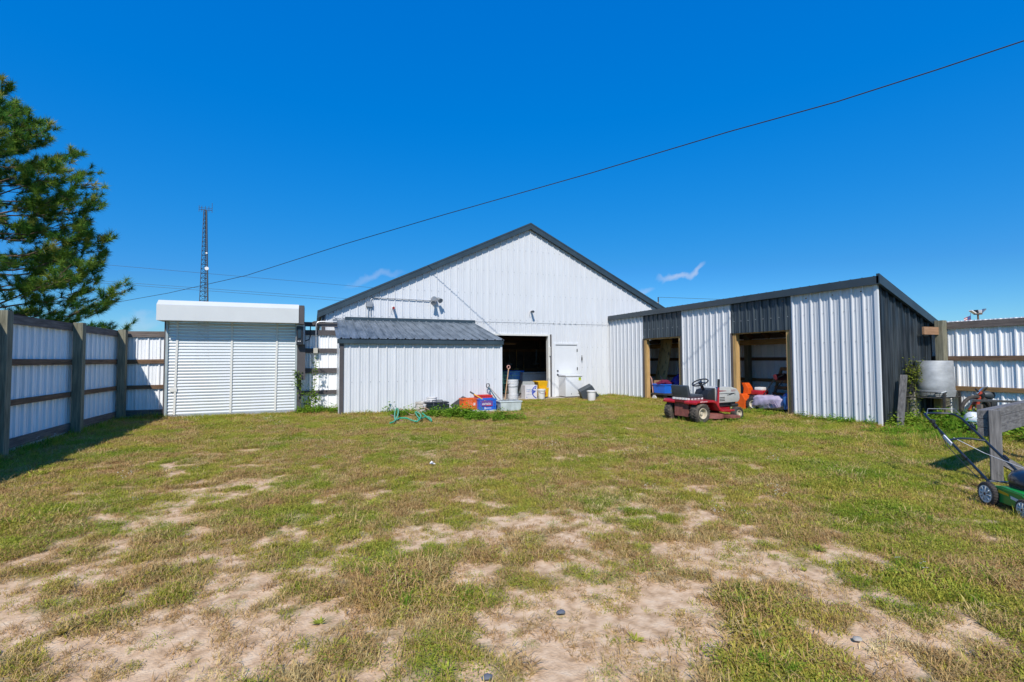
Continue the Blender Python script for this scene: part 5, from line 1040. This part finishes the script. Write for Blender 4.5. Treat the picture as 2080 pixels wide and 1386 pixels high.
# ------------------------------------------------------------------ foliage materials
def leaf_mat(name, cols, trans=.35, brown=None, rough=.6):
    m = bpy.data.materials.new(name); m.use_nodes = True; t = m.node_tree; n = t.nodes; n.clear()
    oi = n.new('ShaderNodeObjectInfo'); geo = n.new('ShaderNodeNewGeometry')
    rp = n.new('ShaderNodeValToRGB'); cr = rp.color_ramp
    while len(cr.elements) < len(cols): cr.elements.new(.5)
    for i, c in enumerate(cols): cr.elements[i].position = i/(len(cols)-1); cr.elements[i].color = (*c, 1)
    no = n.new('ShaderNodeTexNoise'); no.inputs['Scale'].default_value = .9; no.inputs['Detail'].default_value = 3; t.links.new(geo.outputs['Position'], no.inputs['Vector'])
    ma = n.new('ShaderNodeMath'); ma.operation = 'MULTIPLY_ADD'; ma.inputs[1].default_value = .55; t.links.new(oi.outputs['Random'], ma.inputs[0])
    mb_ = n.new('ShaderNodeMath'); mb_.operation = 'MULTIPLY_ADD'; mb_.inputs[1].default_value = 1.6; mb_.inputs[2].default_value = -.58; t.links.new(no.outputs['Fac'], mb_.inputs[0]); t.links.new(mb_.outputs[0], ma.inputs[2])
    t.links.new(ma.outputs[0], rp.inputs['Fac'])
    n2_ = n.new('ShaderNodeTexNoise'); n2_.inputs['Scale'].default_value = 38; n2_.inputs['Detail'].default_value = 2; t.links.new(geo.outputs['Position'], n2_.inputs['Vector'])
    mr = n.new('ShaderNodeMapRange'); mr.inputs[1].default_value = .3; mr.inputs[2].default_value = .7; mr.inputs[3].default_value = .55; mr.inputs[4].default_value = 1.3; t.links.new(n2_.outputs['Fac'], mr.inputs[0])
    vm = n.new('ShaderNodeVectorMath'); vm.operation = 'SCALE'; t.links.new(rp.outputs[0], vm.inputs[0]); t.links.new(mr.outputs[0], vm.inputs['Scale'])
    d = n.new('ShaderNodeBsdfDiffuse'); tr_ = n.new('ShaderNodeBsdfTranslucent'); mx_ = n.new('ShaderNodeMixShader'); mx_.inputs[0].default_value = trans; o = n.new('ShaderNodeOutputMaterial')
    t.links.new(vm.outputs[0], d.inputs[0]); t.links.new(vm.outputs[0], tr_.inputs[0]); t.links.new(d.outputs[0], mx_.inputs[1]); t.links.new(tr_.outputs[0], mx_.inputs[2]); t.links.new(mx_.outputs[0], o.inputs[0])
    return m
m_turf = leaf_mat('turf_blade', [(0.244, 0.280, 0.030), (0.390, 0.392, 0.055), (0.537, 0.459, 0.090), (0.586, 0.392, 0.130)])
m_weed = leaf_mat('ground_weed', [(0.183, 0.291, 0.030), (0.329, 0.403, 0.050), (0.488, 0.470, 0.080), (0.488, 0.291, 0.100)])
m_dry = leaf_mat('dry_blade', [(.66, .53, .24), (.56, .39, .16), (.46, .27, .11), (.72, .58, .29)], .2)
m_lush = leaf_mat('lush_leaf', [(.10, .23, .02), (.19, .35, .03), (.34, .46, .06)])
m_fl = leaf_mat('flower_white', [(.7, .7, .66), (.75, .75, .72)], .2)
rn_ = random.Random(3)
def blade(mb, base, az, lean, L, w):
    ca, sa = math.cos(az), math.sin(az); px, py = -sa*w/2, ca*w/2; b = len(mb.v); x, y, z = base
    for k, (t, ww) in enumerate(((0, 1), (.55, .85), (1, 0))):
        ln = lean*(.6+.6*t); h = L*t; dx = math.sin(ln)*h; dz = math.cos(ln)*h
        if ww: mb.v += [(x+ca*dx+px*ww, y+sa*dx+py*ww, z+dz), (x+ca*dx-px*ww, y+sa*dx-py*ww, z+dz)]
        else: mb.v.append((x+ca*dx, y+sa*dx, z+dz))
    mb.f += [(b, b+1, b+3, b+2), (b+2, b+3, b+4)]
def leaf(mb, c, az, tilt, L, w, roll=0.0):
    d = Vector((math.cos(az)*math.cos(tilt), math.sin(az)*math.cos(tilt), math.sin(tilt))); s = Vector((-math.sin(az), math.cos(az), roll)).normalized(); c = Vector(c); u = d.cross(s)
    b = len(mb.v); mb.v += [tuple(c), tuple(c+d*L*.45+s*w/2-u*w*.12), tuple(c+d*L), tuple(c+d*L*.45-s*w/2-u*w*.12)]; mb.f.append((b, b+1, b+2, b+3))
clump_col = bpy.data.collections.new('clumps')
def clump(name, mb, m):
    me = bpy.data.meshes.new(name); me.from_pydata(mb.v, [], mb.f); me.update(); me.materials.append(m); o = bpy.data.objects.new(name, me); clump_col.objects.link(o)
def disc_pt(r_): a = rn_.uniform(0, 6.283); q_ = r_*math.sqrt(rn_.random()); return q_*math.cos(a), q_*math.sin(a), a
NT = 4
for k in range(NT):                                       # 0..3 turf
    mb = MB()
    for i in range(48): x, y, a = disc_pt(.075); blade(mb, (x, y, -.005), rn_.uniform(0, 6.28), rn_.uniform(.25, 1.4), rn_.uniform(.02, .05), rn_.uniform(.0035, .006))
    clump('c%02d_turf' % k, mb, m_turf)
for k in range(4, 8):                                     # 4..7 creeping weed
    mb = MB()
    for i in range(105): x, y, a = disc_pt(.095); leaf(mb, (x, y, rn_.uniform(.002, .030)), rn_.uniform(0, 6.28), rn_.uniform(-.2, .8), rn_.uniform(.007, .015), rn_.uniform(.004, .008))
    for i in range(8): x, y, a = disc_pt(.05); blade(mb, (x, y, 0), a, 1.25, rn_.uniform(.05, .1), .003)
    clump('c%02d_weed' % k, mb, m_weed)
for k in range(8, 11):                                    # 8..10 dry
    mb = MB()
    for i in range(44): x, y, a = disc_pt(.085); blade(mb, (x, y, -.002), rn_.uniform(0, 6.28), rn_.uniform(.5, 1.5), rn_.uniform(.03, .085), rn_.uniform(.0025, .0045))
    clump('c%02d_dry' % k, mb, m_dry)
for k in range(11, 13):                                   # 11,12 rosette
    mb = MB()
    for i in range(16): a = rn_.uniform(0, 6.28); leaf(mb, (0, 0, .005), a, rn_.uniform(.1, .7), rn_.uniform(.035, .08), rn_.uniform(.012, .02), rn_.uniform(-.3, .3))
    clump('c%02d_rosette' % k, mb, m_weed)
mb = MB()                                                 # 13 flowers
for i in range(9):
    x, y, a = disc_pt(.09); z = rn_.uniform(.05, .09)
    for j in range(4): leaf(mb, (x, y, z), j*1.57+a, .3, .007, .006)
clump('c13_flower', mb, m_fl)
for k in range(14, 17):                                   # 14..16 leafy weed
    mb = MB()
    for i in range(75):
        x, y, a = disc_pt(.17); hgt = .30*(1-(x*x+y*y)/.04)*rn_.uniform(.25, 1)+.02
        leaf(mb, (x, y, hgt), a+rn_.uniform(-.9, .9), rn_.uniform(-.5, .6), rn_.uniform(.05, .10), rn_.uniform(.025, .05), rn_.uniform(-.4, .4))
    clump('c%02d_leafy' % k, mb, m_lush)
for k in range(17, 20):                                   # 17..19 tall grass
    mb = MB()
    for i in range(55): x, y, a = disc_pt(.08); blade(mb, (x, y, -.01), rn_.uniform(0, 6.28), rn_.uniform(.05, .85), rn_.uniform(.10, .34), rn_.uniform(.005, .010))
    clump('c%02d_tall' % k, mb, m_lush if k < 19 else m_turf)
def scatter(name, label, cat, pts, idx, scl, tilt):
    n_ = len(pts); me = bpy.data.meshes.new(name); me.from_pydata(pts.tolist(), [], [])
    a = me.attributes.new('ci', 'INT', 'POINT'); a.data.foreach_set('value', idx.astype(np.int32))
    a = me.attributes.new('sc', 'FLOAT', 'POINT'); a.data.foreach_set('value', scl.astype(np.float32))
    rot = np.stack([rng.normal(0, tilt, n_), rng.normal(0, tilt, n_), rng.uniform(0, 6.283, n_)], 1).astype(np.float32)
    a = me.attributes.new('rt', 'FLOAT_VECTOR', 'POINT'); a.data.foreach_set('vector', rot.ravel())
    o = bpy.data.objects.new(name, me); COL.objects.link(o)
    g = bpy.data.node_groups.new(name+'_nodes', 'GeometryNodeTree'); g.interface.new_socket('Geometry', in_out='INPUT', socket_type='NodeSocketGeometry'); g.interface.new_socket('Geometry', in_out='OUTPUT', socket_type='NodeSocketGeometry')
    n = g.nodes; gi, go = n.new('NodeGroupInput'), n.new('NodeGroupOutput'); ip = n.new('GeometryNodeInstanceOnPoints'); ci = n.new('GeometryNodeCollectionInfo'); ci.inputs['Collection'].default_value = clump_col; ci.inputs['Separate Children'].default_value = True; ci.inputs['Reset Children'].default_value = True
    def na(nm, dt): q_ = n.new('GeometryNodeInputNamedAttribute'); q_.data_type = dt; q_.inputs['Name'].default_value = nm; return q_.outputs['Attribute']
    e2r = n.new('FunctionNodeEulerToRotation'); L = g.links
    L.new(gi.outputs[0], ip.inputs['Points']); L.new(ci.outputs[0], ip.inputs['Instance']); ip.inputs['Pick Instance'].default_value = True
    L.new(na('ci', 'INT'), ip.inputs['Instance Index']); L.new(na('rt', 'FLOAT_VECTOR'), e2r.inputs[0]); L.new(e2r.outputs[0], ip.inputs['Rotation']); L.new(na('sc', 'FLOAT'), ip.inputs['Scale']); L.new(ip.outputs[0], go.inputs[0])
    md = o.modifiers.new('scatter', 'NODES'); md.node_group = g
    tag(o, label, cat, kind='stuff'); return o
def outside(x, y):
    k = (x > -4.25) & (x < 12.32) & (y > -1.1) & (y < 15.75)
    k &= ~((x > LX0) & (x < LX1) & (y > LY))
    k &= ~((x > OX0-.6) & (x < DX1+.15) & (y > BY-.56))
    k &= ~((x > SX+.12) & (y > YB))
    k &= ~((x < .6) & (y > 14.2)) & ~((x > RX0) & (x < RX1) & (y > SY-.02))
    return k
NC = 190000
x = rng.uniform(-4.3, 12.35, NC); y = rng.uniform(-1.1, 15.75, NC); c = cover(x, y); d = np.hypot(x, y)
keep = outside(x, y) & ((y > 1.0) | (x > 1.5)) & (np.arctan2(x, y) > -.75)
dens = np.where(d < 6, 1.0, np.clip(1.0-(d-6)*.06, .5, 1)); pc_ = np.clip((c-.12)/.42, 0, 1)**1.1; pc_ = np.maximum(pc_, np.where(d < 7, .17, .10))
keep &= rng.random(NC) < dens*pc_
x, y, c, d = x[keep], y[keep], c[keep], d[keep]; n_ = len(x)
reg = vnoise(x+50, y+50, .8, 31, 3); reg2 = vnoise(x+80, y+10, 2.2, 32, 3); u_ = rng.random(n_)
idx = rng.integers(0, 4, n_)
wd = u_ < np.clip((reg-.28)*1.5, .15, .75); idx[wd] = rng.integers(4, 8, wd.sum())
dr = rng.random(n_) < np.clip((.8-c)*.55+(reg2-.45)*2.2+.24, .07, .8); dr &= ~((x > 5) & (rng.random(n_) < .4)) ; idx[dr] = rng.integers(8, 11, dr.sum())
ro_ = rng.random(n_) < .004; idx[ro_] = rng.integers(11, 13, ro_.sum()); fl_k = rng.random(n_) < .0006; idx[fl_k] = 13
lush = np.zeros(n_)
for bx_, by_, r_ in LP: lush = np.maximum(lush, np.exp(-(((x-bx_)/r_)**2+((y-by_)/r_)**2)))
scl = rng.uniform(.6, 1.12, n_)*(.75+.35*c)*np.where(d > 7, 1.0+.05*np.clip(d-7, 0, 8), 1)*(1+.5*lush)
wall = np.minimum.reduce([np.abs(x+4.2), np.where(x < .7, np.abs(y-14.1), 9), np.where((x > LX0) & (x < LX1), np.abs(y-LY), 9), np.where(y > YB, np.abs(x-SX), 9), np.abs(x-12.3)])
scl *= 1+.8*np.exp(-wall/.25)
pts = np.stack([x, y, gheight(x, y)+.012*(c-.5)], 1)
scatter('grass', 'short patchy yellow green grass and creeping weeds over the yard', 'grass', pts, idx, scl, .12)
# leafy weeds and tall grass along walls, fences and junk
WP = []
def strip(x0, y0, x1, y1, n_, spread, kinds, s0, s1):
    for k in range(n_):
        t = rng.random(); a_, b_ = rng.normal(0, spread), rng.normal(0, spread); X_, Y_ = x0+(x1-x0)*t+a_, y0+(y1-y0)*t+b_; WP.append((X_, Y_, gz(X_, Y_), kinds[rng.integers(len(kinds))], rng.uniform(s0, s1)))
LEAFY, TALL = (14, 15, 16), (17, 18, 19)
a_ = gp(805, 846); b_ = gp(1000, 851); strip(a_[0], a_[1], b_[0], b_[1], 60, .16, LEAFY+(17,), .5, .95)
a_ = gp(800, 840); b_ = gp(860, 838); strip(a_[0], a_[1]+.1, b_[0], b_[1]+.1, 22, .14, LEAFY, .9, 1.3)
a_ = gp(915, 846); b_ = gp(945, 850); strip(a_[0], a_[1]+.1, b_[0], b_[1], 16, .14, LEAFY, .8, 1.2)
a_ = gp(950, 853); b_ = gp(1045, 855); strip(a_[0], a_[1], b_[0], b_[1], 34, .12, LEAFY, .5, .9)
strip(LX0+.2, LY-.12, LX0+1.6, LY-.12, 16, .06, LEAFY+TALL, .3, .6)
strip(-.35, 13.85, .6, 13.75, 40, .14, LEAFY+TALL, .5, 1.0)
strip(SX-.1, 8.0, SX-.15, 6.3, 46, .07, LEAFY+TALL, .35, .7)
strip(SX-.1, 15.6, SX-.1, 13.8, 22, .06, LEAFY+TALL, .3, .6); strip(SX-.08, 11.8, SX-.08, 10.0, 14, .05, TALL, .3, .5)
strip(SX-.25, 9.9, SX-.1, 8.1, 46, .18, LEAFY+TALL, .35, .6); strip(DX1+.3, BY-.25, SX-.2, BY-.2, 16, .08, TALL, .3, .6)
strip(-4.05, 14.0, -4.05, 7.0, 120, .08, TALL, .35, .75); strip(-4.0, 14.05, -3.3, 14.0, 22, .07, TALL, .4, .8); strip(RX0, 13.95, RX1, 13.95, 20, .05, TALL, .25, .4)
strip(11.0, 5.2, 12.2, 5.0, 90, .28, LEAFY+TALL, .8, 1.6); strip(12.1, 5.2, 12.15, 2.0, 90, .14, LEAFY+TALL, .8, 1.6); strip(10.7, 6.05, 12.2, 6.1, 30, .08, LEAFY+TALL, .7, 1.2)
strip(8.7, 4.7, 11.2, 4.5, 60, .3, TALL, .5, .9); strip(9.5, 5.6, 11, 5.4, 40, .25, TALL+LEAFY, .4, .8); strip(10.6, 4.0, 11.6, 3.2, 60, .3, LEAFY+TALL, .8, 1.5)
cpt = PZ(1400, 860); strip(org.x-.3, org.y-.3, org.x+1.4, org.y, 60, .28, TALL+LEAFY, .3, .5)
strip(mo.x-.3, mo.y-.4, mo.x+.5, mo.y+.4, 22, .25, TALL, .25, .45); strip(pb[0], pb[1], pb[0]+.6, pb[1]-.1, 14, .1, TALL, .4, .7)
for x_, y_ in ((30, 1070), (100, 965), (60, 970), (470, 862), (485, 866)): c = gp(x_, y_); strip(c[0], c[1], c[0]+.1, c[1], 5, .08, (11, 12), 1.3, 2.0)
for x_, y_ in ((1540, 1012), (1560, 1005), (1455, 1050), (530, 885), (1010, 905), (1450, 945), (1605, 920), (1730, 895), (1300, 915), (1240, 890)): c = gp(x_, y_); strip(c[0], c[1], c[0]+.2, c[1], 3, .12, (13,), .6, .9)
for bx_, by_, r_ in LP: strip(bx_, by_, bx_, by_, int(16*r_/.4), r_*.4, (17, 18, 11), .18, .34)
WP = np.array(WP); WP = WP[outside(WP[:, 0], WP[:, 1])]
scatter('weeds', 'leafy green weeds and tall grass along walls, fences and junk', 'weeds', WP[:, :3], WP[:, 3].astype(int), WP[:, 4], .1)

# ------------------------------------------------------------------ climbing vines
def stem_leaves(t_, paths, nl, size, m, spread, stem_m, flip=(0, -1, 0)):
    mb = MB()
    for P in paths: mb.tube(P, .006, 5)
    mb.build('stem', stem_m, t_); mb = MB()
    for P in paths:
        for k in range(nl):
            t = rn_.random()*(len(P)-1); i = int(t); c = Vector(P[i]).lerp(Vector(P[min(i+1, len(P)-1)]), t-i)+Vector((rn_.gauss(0, spread), rn_.gauss(0, spread*.7)-.03, rn_.gauss(0, spread)))
            leaf(mb, c, rn_.uniform(0, 6.28), rn_.uniform(-1.0, .4), rn_.uniform(.6, 1.2)*size, rn_.uniform(.4, .65)*size, rn_.uniform(-.6, .6))
    mb.build('foliage', m, t_)
vy = 13.98; v = lambda x, y, d_=0.0: tuple(PY(x, y, vy-d_))
stem_m = M('stem_green', (.12, .12, .04), .8)
m_vine = leaf_mat('vine_leaf', [(.10, .19, .02), (.18, .29, .035), (.34, .40, .08)])
vn = thing('climbing_vine', 'leafy green vine climbing between the shutter post and the fence bay', 'vine', PY(626, 842, vy))
stem_leaves(vn, [[v(626, 842), v(630, 815, .05), v(638, 795, .05), v(640, 760, .04), v(643, 728, .02)], [v(622, 842), v(614, 800), v(606, 772, .05), v(598, 752, .08)], [v(626, 842, .05), v(622, 815, .1), v(632, 800, .1), v(636, 790, .1)], [v(628, 842), v(640, 812, .1), v(645, 805, .12)]], 150, .088, m_vine, .055, stem_m)
tv = thing('climbing_vine', 'yellow green vine scrambling up the tall side of the wire rack', 'vine', (A0.x+.1, A0.y, 0))
c0 = Vector(A0); cc = Vector(Ax); tops = [[(c0.x+.05, c0.y, .05), tuple(c0.lerp(cc, .3)+Vector((0, 0, .2))), tuple(c0.lerp(cc, .2)+up_*.9), tuple(c0.lerp(cc, .5)+up_*1.15)], [(cc.x, cc.y, .05), tuple(cc+up_*.4), tuple(cc+up_*.85), tuple(cc+up_*1.1+Vector((.12, 0, 0)))], [tuple(c0+up_*.5), tuple(c0.lerp(cc, .6)+up_*.8), tuple(cc+up_*.95+Vector((.2, -.05, 0)))]]
stem_leaves(tv, tops, 170, .06, leaf_mat('vine_yellow', [(.10, .14, .02), (.22, .26, .04), (.36, .33, .08)]), .07, stem_m)

# ------------------------------------------------------------------ pine behind the left fence
TX, TYp = -8.6, 17.4
pine = thing('pine_tree', 'tall green long needled pine rising behind the left fence', 'pine tree', (TX, TYp, 0))
bark = M('pine_bark', (.10, .065, .045), .9, 0, .4, 6, (4, 4, 1), .5, (.22, .15, .10))
mb = MB(); HT = 9.4
mb.tube([(TX+.15*math.sin(z*.7), TYp+.1*math.cos(z*.9), z) for z in np.linspace(-.2, HT, 16)], .2, 10, rs=[.26*(1-z/HT*.93)+.01 for z in np.linspace(0, HT, 16)]); mb.build('trunk', bark, pine, True)
mb = MB(); tips = []
pr_n = random.Random(17)
z = 1.2; wh_ = 0
while z < HT-.3:
    f_ = z/HT; Lm = float(np.interp(z+.6, (1, 2.6, 3.9, 5.8, 7.2, 8.1, 8.8, 9.7), (3.4, 3.75, 3.2, 2.95, 2.5, 1.6, 1.0, .4))); nbr = 8 if f_ < .8 else 5
    for k in range(nbr):
        a = 2*math.pi*k/nbr+wh_*1.1+pr_n.uniform(-.3, .3); L = Lm*pr_n.uniform(.74, 1.04); el = .03+.42*f_+pr_n.uniform(-.12, .12)
        P = []; d_ = Vector((math.cos(a), math.sin(a), 0)); b0 = Vector((TX, TYp, z))
        for t in np.linspace(0, 1, 7): P.append(b0+d_*L*t+Vector((0, 0, L*(math.sin(el)*t-.16*t+.30*t*t*t)+.05*math.sin(9*t+k))))
        mb.tube(P, .03, 5, rs=[max(.008, .045*(L/4)*(1-t)) for t in np.linspace(0, 1, 7)])
        for i in range(int(6+L*6.5)):                      # side twigs carrying tufts
            t = pr_n.uniform(.30, 1.0)**.8; q_ = t*6; i0 = min(int(q_), 5); c = P[i0].lerp(P[i0+1], q_-i0); sd_ = Vector((-d_.y, d_.x, 0))*pr_n.choice((-1, 1))
            tl = pr_n.uniform(.2, .75)*(1.15-.55*t)*min(1, L/2.5); e = c+(d_*pr_n.uniform(.25, .9)+sd_*pr_n.uniform(.2, 1.0)).normalized()*tl+Vector((0, 0, pr_n.uniform(-.02, .22)))
            mid = c.lerp(e, .5)-Vector((0, 0, .03)); mb.tube([c, mid, e], .008, 4, rs=[.011, .008, .006])
            tips.append((e, (e-mid).normalized())); 
            if tl > .35: tips.append((mid, (e-c).normalized()))
            if pr_n.random() < .55:
                e2 = e+Vector((pr_n.uniform(-.2, .2), pr_n.uniform(-.2, .2), pr_n.uniform(.0, .2))); mb.tube([mid, e2], .006, 4); tips.append((e2, (e2-mid).normalized()))
        tips.append((P[-1], (P[-1]-P[-2]).normalized()))
    z += pr_n.uniform(.42, .6); wh_ += 1
mb.build('branches', bark, pine)
tips = [(c, (d_+Vector((0, 0, .45))).normalized()) for c, d_ in tips]
NN = 66; C_ = np.array([c[:] for c, _ in tips]); D_ = np.array([d_[:] for _, d_ in tips]); nt_ = len(C_)
rgp = np.random.default_rng(5); dirs = rgp.normal(0, 1, (nt_, NN, 3)); dirs /= np.linalg.norm(dirs, axis=2, keepdims=True); dirs = dirs*.85+D_[:, None, :]*.75; dirs /= np.linalg.norm(dirs, axis=2, keepdims=True)
back = rgp.uniform(0, .16, (nt_, NN, 1)); base_ = C_[:, None, :]-D_[:, None, :]*back; ln = rgp.uniform(.13, .22, (nt_, NN, 1)); tip = base_+dirs*ln
side = np.cross(dirs, rgp.normal(0, 1, (nt_, NN, 3))); side /= np.linalg.norm(side, axis=2, keepdims=True); wv_ = .0062
V_ = np.stack([base_+side*wv_, base_-side*wv_, tip], 2).reshape(-1, 3)-np.array([TX, TYp, 0]); nf_ = nt_*NN
me = bpy.data.meshes.new('crown'); me.vertices.add(nf_*3); me.vertices.foreach_set('co', V_.ravel().astype(np.float32)); me.loops.add(nf_*3); me.loops.foreach_set('vertex_index', np.arange(nf_*3, dtype=np.int32)); me.polygons.add(nf_); me.polygons.foreach_set('loop_start', np.arange(0, nf_*3, 3, dtype=np.int32)); me.polygons.foreach_set('loop_total', np.full(nf_, 3, dtype=np.int32)); me.update(); me.validate()
tint = np.repeat(rgp.random(nt_), NN*3).astype(np.float32); at = me.attributes.new('tint', 'FLOAT', 'POINT'); at.data.foreach_set('value', tint)
pm_ = bpy.data.materials.new('pine_needle'); pm_.use_nodes = True; t = pm_.node_tree; n = t.nodes; n.clear()
at_ = n.new('ShaderNodeAttribute'); at_.attribute_name = 'tint'; rp = n.new('ShaderNodeValToRGB'); cr = rp.color_ramp; cr.elements.new(.55); cr.elements.new(.9)
for e_, (p_, c_) in zip(cr.elements, ((0, (.04, .13, .03)), (.45, (.10, .23, .035)), (.85, (.25, .36, .055)), (1, (.42, .36, .09)))): e_.position = p_; e_.color = (*c_, 1)
d_ = n.new('ShaderNodeBsdfDiffuse'); tr_ = n.new('ShaderNodeBsdfTranslucent'); mx_ = n.new('ShaderNodeMixShader'); mx_.inputs[0].default_value = .25; o_ = n.new('ShaderNodeOutputMaterial')
t.links.new(at_.outputs['Fac'], rp.inputs[0]); t.links.new(rp.outputs[0], d_.inputs[0]); t.links.new(rp.outputs[0], tr_.inputs[0]); t.links.new(d_.outputs[0], mx_.inputs[1]); t.links.new(tr_.outputs[0], mx_.inputs[2]); t.links.new(mx_.outputs[0], o_.inputs[0])
me.materials.append(pm_); co = bpy.data.objects.new('crown', me); COL.objects.link(co); co.parent = pine
print('tufts', nt_, 'grass', len(pts), 'weeds', len(WP))
